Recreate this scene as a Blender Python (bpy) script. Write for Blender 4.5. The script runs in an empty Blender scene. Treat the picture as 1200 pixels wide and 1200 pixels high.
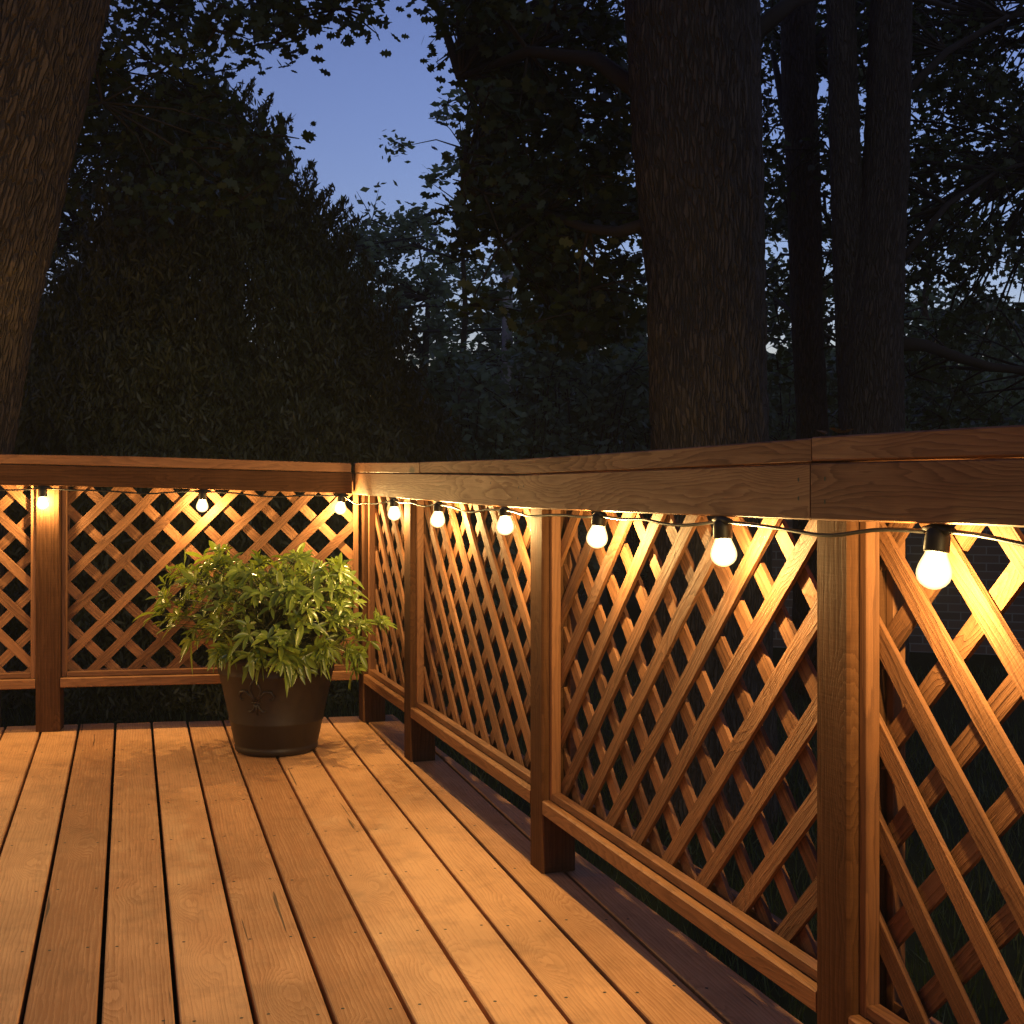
import bpy, math, random
import numpy as np
from mathutils import Vector, noise

sc = bpy.context.scene
C = sc.collection
rng = random.Random(7)
R = math.radians

# ------------------------------------------------------------------ camera
F = 1530.0 / 1200.0            # focal length as a share of the frame width
HZ = 550.0                     # row of the horizon (of 1200)
H = 1.0                        # lens height above the deck boards
cam_d = bpy.data.cameras.new("camera")
cam_d.sensor_width = 36.0
cam_d.lens = 36.0 * F
cam_d.shift_y = -(600.0 - HZ) / 1200.0
cam_d.clip_start = 0.05
cam_d.clip_end = 500.0
cam = bpy.data.objects.new("camera", cam_d)
C.objects.link(cam)
cam.location = (0, 0, H)
cam.rotation_euler = (R(90), 0, 0)
sc.camera = cam

# ------------------------------------------------------------------ world, dusk
SUN_EL, SUN_ROT = R(-3.2), R(18.0)
world = bpy.data.worlds.new("World")
sc.world = world
world.use_nodes = True
nt = world.node_tree
bg = nt.nodes["Background"]
sky = nt.nodes.new("ShaderNodeTexSky")
sky.sky_type = 'NISHITA'
sky.sun_disc = False
sky.sun_elevation = SUN_EL
sky.sun_rotation = SUN_ROT
sky.ozone_density = 2.3
sky.dust_density = 0.4
nt.links.new(sky.outputs[0], bg.inputs[0])
bg.inputs[1].default_value = 3.5
dusk_fill_d = bpy.data.lights.new("dusk_fill", 'SUN')  # weak fill added from behind the camera to lift the trees, not the sun
dusk_fill_d.energy = 0.24
dusk_fill_d.angle = R(20)
dusk_fill_d.color = (0.78, 0.92, 1.0)
dusk_fill = bpy.data.objects.new("dusk_fill", dusk_fill_d)
C.objects.link(dusk_fill)
dusk_fill.rotation_euler = (R(74), 0, R(18))

sc.view_settings.view_transform = 'Standard'
sc.view_settings.look = 'None'
sc.view_settings.gamma = 1.0
sc.view_settings.exposure = 0.0
sc.render.film_transparent = False
try:
    sc.cycles.use_denoising = True
    sc.cycles.denoiser = 'OPENIMAGEDENOISE'
    sc.cycles.max_bounces = 6
    sc.cycles.diffuse_bounces = 3
    sc.cycles.glossy_bounces = 2
    sc.cycles.transparent_max_bounces = 16
    sc.cycles.sample_clamp_indirect = 4.0
    sc.cycles.use_light_tree = True
    sc.cycles.use_adaptive_sampling = True
    sc.cycles.adaptive_threshold = 0.01
except Exception:
    pass
BULB_W = 22.5
BULB_C = (1.0, 0.635, 0.22)

# ------------------------------------------------------------------ helpers
def W(px, py, Y):
    """world point seen at picture position px,py (of 1200) at depth Y"""
    return Vector(((px - 600) / 1530.0 * Y, Y, H - (py - HZ) / 1530.0 * Y))

class Frame:
    """fence frame: u along the fence, n towards the deck, z up"""
    def __init__(s, o, p, flip):
        s.o = Vector((o[0], o[1])); d = Vector((p[0], p[1])) - s.o
        s.d = d.normalized()
        s.n = Vector((s.d.y, -s.d.x)) * (1 if flip else -1)
    def P(s, u, n, z):
        q = s.o + s.d * u + s.n * n
        return Vector((q.x, q.y, z))
    def hit(s, px, py=HZ, n=0.0):
        """u,z where the line of sight meets the plane n"""
        r = Vector(((px - 600) / 1530.0, 1.0))
        o = s.o + s.n * n
        # r*t = o + d*u
        det = r.x * (-s.d.y) - r.y * (-s.d.x)
        t = (o.x * (-s.d.y) - o.y * (-s.d.x)) / det
        u = (r * t - o).dot(s.d)
        return u, H - (py - HZ) / 1530.0 * t

CORNER = (-0.588, 5.16)
FL = Frame(CORNER, (-1.765, 4.968), False)
FR = Frame(CORNER, (0.4768, 2.0435), True)
if FL.n.y > 0: FL.n = -FL.n
if FR.n.x > 0: FR.n = -FR.n

class MB:
    def __init__(s):
        s.v = []; s.f = []; s.uv = []; s.rnd = []; s.mat = []
    def face(s, pts, uvs=None, rnd=0.0, mat=0):
        b = len(s.v); s.v.extend([tuple(p) for p in pts])
        s.f.append(tuple(range(b, b + len(pts))))
        s.uv.extend(uvs if uvs else [(0, 0)] * len(pts)); s.rnd.append(rnd); s.mat.append(mat)
    def loft(s, rings, along, across, other, rnd, mat=0, caps=True):
        """rings: lists of points (same count), UV in metres from the given axes"""
        def uvf(p): return (p.dot(along), p.dot(across) + p.dot(other))
        n = len(rings[0]); b = len(s.v)
        for r in rings: s.v.extend([tuple(p) for p in r])
        for i in range(len(rings) - 1):
            for j in range(n):
                k = (j + 1) % n
                idx = (b + i * n + j, b + i * n + k, b + (i + 1) * n + k, b + (i + 1) * n + j)
                s.f.append(idx); s.rnd.append(rnd); s.mat.append(mat)
                s.uv.extend([uvf(q) for q in (rings[i][j], rings[i][k], rings[i + 1][k], rings[i + 1][j])])
        if caps:
            for i, rev in ((0, True), (len(rings) - 1, False)):
                idx = [b + i * n + j for j in range(n)]
                pts = list(rings[i])
                if rev: idx.reverse(); pts.reverse()
                s.f.append(tuple(idx)); s.rnd.append(rnd); s.mat.append(mat)
                s.uv.extend([(p.dot(across) * 1.0, p.dot(other)) for p in pts])
    def beam(s, pts, wd, w, td, t, c=0.003, rnd=None, mat=0):
        """board along pts; wd,td unit vectors of width and thickness; chamfered long edges"""
        if rnd is None: rnd = rng.random()
        pts = [Vector(p) for p in pts]
        al = (pts[-1] - pts[0]).normalized()
        a, b = w / 2, t / 2
        prof = [(-a + c, -b), (a - c, -b), (a, -b + c), (a, b - c), (a - c, b), (-a + c, b), (-a, b - c), (-a, -b + c)]
        rings = [[p + wd * x + td * y for x, y in prof] for p in pts]
        s.loft(rings, al, wd, td, rnd, mat)
    def prism(s, poly, toW, n0, n1, rnd=None, ang=0.0, mat=0):
        """poly in 2-D, toW(x,y,n) world; grain along angle ang in the 2-D plane"""
        if rnd is None: rnd = rng.random()
        ca, sa = math.cos(ang), math.sin(ang)
        def uvf(p, n): return (p[0] * ca + p[1] * sa, -p[0] * sa + p[1] * ca + n)
        m = len(poly)
        s.face([toW(x, y, n1) for x, y in poly], [uvf(p, n1) for p in poly], rnd, mat)
        s.face([toW(x, y, n0) for x, y in reversed(poly)], [uvf(p, n0) for p in reversed(poly)], rnd, mat)
        for i in range(m):
            p, q = poly[i], poly[(i + 1) % m]
            s.face([toW(p[0], p[1], n0), toW(q[0], q[1], n0), toW(q[0], q[1], n1), toW(p[0], p[1], n1)],
                   [uvf(p, n0), uvf(q, n0), uvf(q, n1), uvf(p, n1)], rnd, mat)
    def tube(s, pts, rad, n=8, rnd=0.0, mat=0, cap=True, vlen=True):
        pts = [Vector(p) for p in pts]
        if not hasattr(rad, '__len__'): rad = [rad] * len(pts)
        rings = []; up = None
        for i, p in enumerate(pts):
            t = (pts[min(i + 1, len(pts) - 1)] - pts[max(i - 1, 0)]).normalized()
            if up is None:
                up = t.cross(Vector((0.31, 0.2, 0.93)))
                if up.length < 0.1: up = t.cross(Vector((1, 0, 0)))
                up.normalize()
            up = (up - t * up.dot(t)).normalized(); si = t.cross(up)
            rings.append([p + up * (math.cos(2 * math.pi * j / n) * rad[i]) + si * (math.sin(2 * math.pi * j / n) * rad[i]) for j in range(n)])
        b = len(s.v); L = 0.0; Ls = [0.0]
        for i in range(1, len(pts)): L += (pts[i] - pts[i - 1]).length; Ls.append(L)
        for r in rings: s.v.extend([tuple(p) for p in r])
        r0 = max(rad)
        for i in range(len(rings) - 1):
            for j in range(n):
                k = (j + 1) % n
                s.f.append((b + i * n + j, b + i * n + k, b + (i + 1) * n + k, b + (i + 1) * n + j))
                s.rnd.append(rnd); s.mat.append(mat)
                a0, a1 = 6.28 * r0 * j / n, 6.28 * r0 * (j + 1) / n
                s.uv.extend([(a0, Ls[i]), (a1, Ls[i]), (a1, Ls[i + 1]), (a0, Ls[i + 1])])
        if cap:
            for i, rev in ((0, True), (len(rings) - 1, False)):
                idx = [b + i * n + j for j in range(n)]
                if rev: idx.reverse()
                s.f.append(tuple(idx)); s.rnd.append(rnd); s.mat.append(mat); s.uv.extend([(0, 0)] * n)
    def build(s, name, mats, parent=None, smooth=False, origin=None):
        if not isinstance(mats, (list, tuple)): mats = [mats]
        off = Vector(origin) if origin is not None else (Vector(parent.matrix_world.translation) if parent is not None else Vector((0, 0, 0)))
        if parent is not None: off = world_loc(parent)
        va = np.array(s.v, dtype=np.float32).reshape(-1, 3) - np.array(off, dtype=np.float32)
        me = bpy.data.meshes.new(name)
        me.from_pydata(va.tolist(), [], s.f)
        uvl = me.uv_layers.new(name="UVMap")
        uvl.data.foreach_set("uv", np.array(s.uv, dtype=np.float32).ravel())
        at = me.attributes.new("rnd", 'FLOAT', 'FACE')
        at.data.foreach_set("value", np.array(s.rnd, dtype=np.float32))
        me.polygons.foreach_set("material_index", np.array(s.mat, dtype=np.int32))
        if smooth: me.polygons.foreach_set("use_smooth", [True] * len(s.f))
        for m in mats: me.materials.append(m)
        me.validate(); me.update()
        o = bpy.data.objects.new(name, me); C.objects.link(o)
        if parent is not None: o.parent = parent
        else: o.location = off
        return o

_loc = {}
def world_loc(o):
    v = Vector((0, 0, 0))
    while o is not None:
        v += o.location; o = o.parent
    return v

def tag(o, label=None, cat=None, group=None, kind=None):
    if label: o["label"] = label
    if cat: o["category"] = cat
    if group: o["group"] = group
    if kind: o["kind"] = kind
    return o
def thing(name, loc, label, cat, group=None):
    o = bpy.data.objects.new(name, None); C.objects.link(o)
    o.location = loc; o.empty_display_size = 0.1
    return tag(o, label, cat, group)

# ------------------------------------------------------------------ materials
def new_mat(name):
    m = bpy.data.materials.new(name); m.use_nodes = True
    t = m.node_tree; b = t.nodes["Principled BSDF"]
    return m, t, b
class N:
    def __init__(s, t): s.t = t
    def __call__(s, kind, **kw):
        n = s.t.nodes.new(kind)
        for k, v in kw.items():
            if k.startswith("i_"):
                key = k[2:]
                key = int(key) if key.isdigit() else key
                sock = n.inputs[key]
                if hasattr(v, "links") or isinstance(v, bpy.types.NodeSocket): s.t.links.new(v, sock)
                else: sock.default_value = v
            else: setattr(n, k, v)
        return n
    def math(s, op, a, b=None, clamp=False):
        n = s.t.nodes.new("ShaderNodeMath"); n.operation = op; n.use_clamp = clamp
        for i, v in enumerate((a, b)):
            if v is None: continue
            if isinstance(v, bpy.types.NodeSocket): s.t.links.new(v, n.inputs[i])
            else: n.inputs[i].default_value = v
        return n.outputs[0]
    def comb(s, x, y, z=0.0):
        n = s.t.nodes.new("ShaderNodeCombineXYZ")
        for i, v in enumerate((x, y, z)):
            if isinstance(v, bpy.types.NodeSocket): s.t.links.new(v, n.inputs[i])
            else: n.inputs[i].default_value = v
        return n.outputs[0]
    def noise(s, vec, scale=1.0, detail=4.0, rough=0.5, dist=0.0):
        n = s.t.nodes.new("ShaderNodeTexNoise")
        s.t.links.new(vec, n.inputs["Vector"])
        n.inputs["Scale"].default_value = scale; n.inputs["Detail"].default_value = detail
        n.inputs["Roughness"].default_value = rough; n.inputs["Distortion"].default_value = dist
        return n.outputs["Fac"]
    def ramp(s, fac, stops):
        n = s.t.nodes.new("ShaderNodeValToRGB")
        s.t.links.new(fac, n.inputs[0]); cr = n.color_ramp
        while len(cr.elements) < len(stops): cr.elements.new(0.5)
        for e, (p, c) in zip(cr.elements, stops):
            e.position = p; e.color = (c, c, c, 1) if not hasattr(c, '__len__') else (*c, 1)
        return n.outputs[0]
    def mix(s, fac, a, b, mode='MIX'):
        n = s.t.nodes.new("ShaderNodeMix"); n.data_type = 'RGBA'; n.blend_type = mode
        for key, v in ((0, fac), (6, a), (7, b)):
            if isinstance(v, bpy.types.NodeSocket): s.t.links.new(v, n.inputs[key])
            elif hasattr(v, '__len__'): n.inputs[key].default_value = (*v, 1)
            else: n.inputs[key].default_value = v
        return n.outputs[2]

def wood(name, light, dark, cath=1.0, saw=0.0, knots=0.5, bump=0.5, rough=0.62, crack=0.0, stain=0.0, lines=70.0, vary=0.28, spec=0.3):
    m, t, b = new_mat(name); g = N(t)
    uv = g("ShaderNodeUVMap", uv_map="UVMap").outputs[0]
    sep = g("ShaderNodeSeparateXYZ", i_0=uv)
    U, V = sep.outputs[0], sep.outputs[1]
    rnd = g("ShaderNodeAttribute", attribute_name="rnd").outputs["Fac"]
    ro = g.math('MULTIPLY', rnd, 43.0)
    U = g.math('ADD', U, ro)
    # knots
    kv = g.comb(g.math('MULTIPLY', U, 2.1), g.math('MULTIPLY', V, 6.5), ro)
    vo = g("ShaderNodeTexVoronoi", i_Vector=kv, i_Scale=1.0)
    kd = vo.outputs["Distance"]
    kn = g.math('SUBTRACT', 1.0, g.math('MULTIPLY', kd, 3.2), clamp=True)
    knot = g.ramp(g.math('MULTIPLY', kn, knots), [(0.40, 0.0), (0.48, 1.0)])
    # growth ring lines, bent round the knots
    low = g.noise(g.comb(g.math('MULTIPLY', U, 0.9), g.math('MULTIPLY', V, 7.0), ro), 1.0, 2.0, 0.5)
    fld = g.math('ADD', g.math('MULTIPLY', low, 30.0 * cath), g.math('MULTIPLY', V, lines))
    fld = g.math('ADD', fld, g.math('MULTIPLY', kn, 7.0))
    wig = g.noise(g.comb(g.math('MULTIPLY', U, 6.0), g.math('MULTIPLY', V, 60.0), ro), 1.0, 3.0, 0.6)
    fld = g.math('ADD', fld, g.math('MULTIPLY', wig, 2.2))
    ring = g.math('FRACT', fld)
    ringp = g.ramp(ring, [(0.0, 0.25), (0.55, 0.6), (0.9, 1.0), (1.0, 0.25)])
    streak = g.noise(g.comb(g.math('MULTIPLY', U, 3.0), g.math('MULTIPLY', V, 160.0), ro), 1.0, 5.0, 0.65)
    fine = g.noise(g.comb(g.math('MULTIPLY', U, 14.0), g.math('MULTIPLY', V, 600.0), ro), 1.0, 3.0, 0.6)
    blot = g.noise(g.comb(g.math('MULTIPLY', U, 5.0), g.math('MULTIPLY', V, 14.0), ro), 1.0, 4.0, 0.6)
    fac = g.math('ADD', g.math('MULTIPLY', ringp, 0.40), g.math('MULTIPLY', streak, 0.45))
    fac = g.math('ADD', fac, g.math('MULTIPLY', fine, 0.20))
    fac = g.math('ADD', fac, g.math('MULTIPLY', g.math('SUBTRACT', blot, 0.5), 0.55))
    fac = g.math('ADD', fac, g.math('MULTIPLY', g.math('SUBTRACT', rnd, 0.5), vary))
    fac = g.ramp(fac, [(0.24, 0.0), (0.86, 1.0)])
    col = g.mix(fac, light, dark)
    col = g.mix(knot, col, tuple(c * 0.22 for c in dark))
    if stain > 0:
        pos_ = g("ShaderNodeNewGeometry").outputs["Position"]
        s1 = g.noise(pos_, 1.7, 5.0, 0.6, 0.3); s2 = g.noise(pos_, 9.0, 4.0, 0.65)
        st = g.math('ADD', g.math('MULTIPLY', g.ramp(s1, [(0.42, 0.0), (0.68, 1.0)]), 0.7), g.math('MULTIPLY', g.ramp(s2, [(0.52, 0.0), (0.75, 1.0)]), 0.5), clamp=True)
        col = g.mix(g.math('MULTIPLY', st, stain), col, tuple(c * 0.55 for c in dark))
    hgt = g.math('ADD', g.math('MULTIPLY', ringp, -0.35), g.math('MULTIPLY', streak, -0.9))
    hgt = g.math('ADD', hgt, g.math('MULTIPLY', fine, -0.55))
    if saw > 0:
        sw = g.noise(g.comb(g.math('MULTIPLY', U, 260.0), g.math('MULTIPLY', V, 9.0), ro), 1.0, 2.0, 0.6)
        hgt = g.math('ADD', hgt, g.math('MULTIPLY', sw, saw))
        col = g.mix(g.math('MULTIPLY', g.ramp(sw, [(0.35, 1.0), (0.6, 0.0)]), 0.35 * saw), col, tuple(c * 0.5 for c in dark))
    if crack > 0:
        cv = g.noise(g.comb(g.math('MULTIPLY', U, 1.6), g.math('MULTIPLY', V, 42.0), g.math('ADD', ro, 5.0)), 1.0, 2.0, 0.5, 0.4)
        ck = g.ramp(cv, [(0.735, 0.0), (0.755, 1.0)])
        col = g.mix(g.math('MULTIPLY', ck, crack), col, (0.02, 0.01, 0.006))
        hgt = g.math('SUBTRACT', hgt, g.math('MULTIPLY', ck, 2.5))
    bp = g("ShaderNodeBump", i_Height=hgt, i_Strength=bump, i_Distance=0.0012)
    t.links.new(col, b.inputs["Base Color"]); t.links.new(bp.outputs[0], b.inputs["Normal"])
    rr = g.math('ADD', g.math('MULTIPLY', fac, 0.2), rough - 0.1)
    t.links.new(rr, b.inputs["Roughness"]); b.inputs["Specular IOR Level"].default_value = spec
    return m

M_RIM = wood("stained_rail_wood", (0.27, 0.122, 0.050), (0.11, 0.044, 0.018), cath=1.0, knots=0.62, bump=0.6)
M_POST = wood("rough_post_wood", (0.105, 0.047, 0.021), (0.042, 0.017, 0.008), cath=0.10, saw=0.35, knots=0.3, bump=0.8, rough=0.85, crack=0.8, spec=0.08)
M_SLAT = wood("lattice_wood", (0.29, 0.128, 0.054), (0.095, 0.037, 0.015), cath=0.5, saw=0.3, knots=0.55, bump=1.8, rough=0.68, stain=0.35, vary=0.5)
M_TRIM = wood("trim_wood", (0.24, 0.105, 0.045), (0.10, 0.04, 0.017), cath=0.4, knots=0.4, bump=0.5)
M_DECK = wood("deck_board_wood", (0.62, 0.335, 0.16), (0.33, 0.155, 0.064), cath=0.16, knots=0.42, bump=0.7, rough=0.6, crack=0.75, stain=0.75, lines=110.0, vary=0.62)
M_DARK, _t, _b = new_mat("nail_hole"); _b.inputs["Base Color"].default_value = (0.012, 0.008, 0.006, 1); _b.inputs["Roughness"].default_value = 0.6

def simple(name, col, rough=0.5, spec=0.5, bump=0.0, scale=60, var=0.3, metal=0.0):
    m, t, b = new_mat(name); g = N(t)
    tc = g("ShaderNodeTexCoord").outputs["Object"]
    nz = g.noise(tc, scale, 5.0, 0.6)
    c = g.mix(nz, tuple(x * (1 - var) for x in col), tuple(min(1, x * (1 + var)) for x in col))
    t.links.new(c, b.inputs["Base Color"])
    b.inputs["Roughness"].default_value = rough; b.inputs["Specular IOR Level"].default_value = spec
    b.inputs["Metallic"].default_value = metal
    if bump > 0:
        bp = g("ShaderNodeBump", i_Height=nz, i_Strength=bump, i_Distance=0.004)
        t.links.new(bp.outputs[0], b.inputs["Normal"])
    return m

def leaf_mat(name, a, b2, rough=0.5, trans=0.35, spec=0.4, vein=False):
    m, t, b = new_mat(name); g = N(t)
    geo = g("ShaderNodeNewGeometry")
    r = geo.outputs["Random Per Island"]
    nz = g.noise(geo.outputs["Position"], 1.3, 2.0, 0.5)
    fac = g.math('ADD', g.math('MULTIPLY', r, 0.6), g.math('MULTIPLY', nz, 0.5), clamp=True)
    col = g.mix(fac, a, b2)
    t.links.new(col, b.inputs["Base Color"])
    b.inputs["Roughness"].default_value = rough; b.inputs["Specular IOR Level"].default_value = spec
    tr = g("ShaderNodeBsdfTranslucent"); t.links.new(g.mix(1.0, col, (1.6, 1.5, 0.7), 'MULTIPLY'), tr.inputs[0])
    mx = g("ShaderNodeMixShader", i_0=trans)
    t.links.new(b.outputs[0], mx.inputs[1]); t.links.new(tr.outputs[0], mx.inputs[2])
    t.links.new(mx.outputs[0], t.nodes["Material Output"].inputs[0])
    return m

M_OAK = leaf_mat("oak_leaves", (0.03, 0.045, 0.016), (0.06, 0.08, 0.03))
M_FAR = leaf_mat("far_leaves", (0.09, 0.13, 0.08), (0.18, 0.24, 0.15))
M_CEDAR = leaf_mat("cedar_sprays", (0.06, 0.062, 0.02), (0.12, 0.11, 0.035), trans=0.15)
M_SCHEF = leaf_mat("umbrella_plant_leaves", (0.035, 0.08, 0.009), (0.26, 0.33, 0.05), rough=0.30, trans=0.25, spec=0.5)
M_DRY = leaf_mat("dry_leaves", (0.10, 0.05, 0.02), (0.2, 0.1, 0.04), trans=0.2)

def bark(name, a, b2, s=1.0):
    m, t, b = new_mat(name); g = N(t)
    sep = g("ShaderNodeSeparateXYZ", i_0=g("ShaderNodeUVMap", uv_map="UVMap").outputs[0])
    vec = g.comb(g.math('MULTIPLY', sep.outputs[0], 55.0 * s), g.math('MULTIPLY', sep.outputs[1], 14.0 * s))
    n1 = g.noise(vec, 1.0, 5.0, 0.65, 0.6)
    n2 = g.noise(g.comb(g.math('MULTIPLY', sep.outputs[0], 8.0), g.math('MULTIPLY', sep.outputs[1], 2.0)), 1.0, 3.0, 0.6)
    dn = g.noise(g.comb(g.math('MULTIPLY', sep.outputs[0], 16.0), g.math('MULTIPLY', sep.outputs[1], 6.0)), 1.0, 3.0, 0.6)
    off = g.math('MULTIPLY', g.math('SUBTRACT', dn, 0.5), 2.6)
    vv = g.comb(g.math('ADD', g.math('MULTIPLY', sep.outputs[0], 46.0 * s), off), g.math('ADD', g.math('MULTIPLY', sep.outputs[1], 8.0 * s), g.math('MULTIPLY', off, 0.6)))
    vt = g("ShaderNodeTexVoronoi", feature='DISTANCE_TO_EDGE', i_Vector=vv, i_Scale=1.0).outputs["Distance"]
    fis = g.ramp(vt, [(0.02, 0.0), (0.22, 1.0)])
    cr = g.math('MULTIPLY', g.ramp(n1, [(0.25, 0.45), (0.62, 1.0)]), g.math('ADD', g.math('MULTIPLY', fis, 0.7), 0.3))
    col = g.mix(cr, tuple(x * 0.25 for x in a), a)
    col = g.mix(g.math('MULTIPLY', n2, 0.7), col, b2)
    t.links.new(col, b.inputs["Base Color"]); b.inputs["Roughness"].default_value = 0.85
    b.inputs["Specular IOR Level"].default_value = 0.2
    hh = g.math('ADD', g.math('MULTIPLY', fis, 1.3), g.math('MULTIPLY', n1, 0.8))
    bp = g("ShaderNodeBump", i_Height=hh, i_Strength=1.0, i_Distance=0.022)
    t.links.new(bp.outputs[0], b.inputs["Normal"])
    return m
M_BARK = bark("oak_bark", (0.125, 0.098, 0.076), (0.06, 0.049, 0.039))
M_BARKL = bark("maple_bark", (0.17, 0.12, 0.08), (0.09, 0.064, 0.042))
M_TWIG = simple("twig_bark", (0.032, 0.025, 0.019), 0.85, 0.2)
M_POLE = simple("weathered_pole", (0.30, 0.28, 0.26), 0.85, 0.2, 0.3, 20)
M_RUBBER = simple("black_rubber", (0.008, 0.0075, 0.007), 0.5, 0.3, 0.05, 200)
M_POT = simple("dark_brown_glazed_pot", (0.018, 0.0105, 0.007), 0.5, 0.45, 0.16, 60, 0.35)
M_SOIL = simple("potting_soil", (0.03, 0.02, 0.014), 0.95, 0.1, 1.0, 80)
M_STEM = simple("green_stem", (0.09, 0.09, 0.03), 0.6, 0.3)
M_LAWN = simple("lawn_ground", (0.020, 0.028, 0.010), 0.95, 0.1, 1.0, 12, 0.5)
M_GRASS = leaf_mat("grass_blades", (0.03, 0.05, 0.014), (0.06, 0.085, 0.025), trans=0.3)
M_BRASS = simple("socket_contact", (0.3, 0.22, 0.1), 0.35, 0.5, 0, 20, 0.1, 0.9)

def glass_mat():
    m, t, b = new_mat("warm_glowing_glass"); g = N(t)
    t.nodes.remove(b)
    tr = g("ShaderNodeBsdfTransparent"); em = g("ShaderNodeEmission")
    em.inputs[0].default_value = (1.0, 0.66, 0.27, 1)
    lw = g("ShaderNodeLayerWeight", i_Blend=0.5).outputs["Facing"]
    st = g.math('ADD', 1.9, g.math('MULTIPLY', g.math('POWER', g.math('SUBTRACT', 1.0, lw, clamp=True), 1.6), 9.0))
    t.links.new(st, em.inputs[1])
    mx = g("ShaderNodeMixShader", i_0=0.45)
    t.links.new(tr.outputs[0], mx.inputs[1]); t.links.new(em.outputs[0], mx.inputs[2])
    t.links.new(mx.outputs[0], t.nodes["Material Output"].inputs[0])
    return m
M_GLASS = glass_mat()

def brick_mat():
    m, t, b = new_mat("garden_wall_brick"); g = N(t)
    uv = g("ShaderNodeUVMap", uv_map="UVMap").outputs[0]
    br = g("ShaderNodeTexBrick", i_Vector=uv, i_Color1=(0.16, 0.10, 0.075, 1), i_Color2=(0.10, 0.065, 0.05, 1), i_Mortar=(0.22, 0.2, 0.18, 1), i_Scale=1.0)
    br.inputs["Mortar Size"].default_value = 0.006; br.inputs["Brick Width"].default_value = 0.22; br.inputs["Row Height"].default_value = 0.075
    t.links.new(br.outputs[0], b.inputs["Base Color"]); b.inputs["Roughness"].default_value = 0.9
    bp = g("ShaderNodeBump", i_Height=br.outputs["Fac"], i_Strength=-0.5, i_Distance=0.008)
    t.links.new(bp.outputs[0], b.inputs["Normal"])
    return m
M_BRICK = brick_mat()

# ------------------------------------------------------------------ ground
GZ = -0.7
lb = MB()
nx = 60
for i in range(nx):
    for j in range(nx):
        def q(a, c):
            x = -60 + 120 * (a / nx); y = -20 + 140 * (c / nx)
            return Vector((x, y, GZ + 0.12 * noise.noise(Vector((x * 0.2, y * 0.2, 0)))))
        lb.face([q(i, j), q(i + 1, j), q(i + 1, j + 1), q(i, j + 1)])
tag(lb.build("lawn", M_LAWN, smooth=True), kind="structure")

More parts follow.
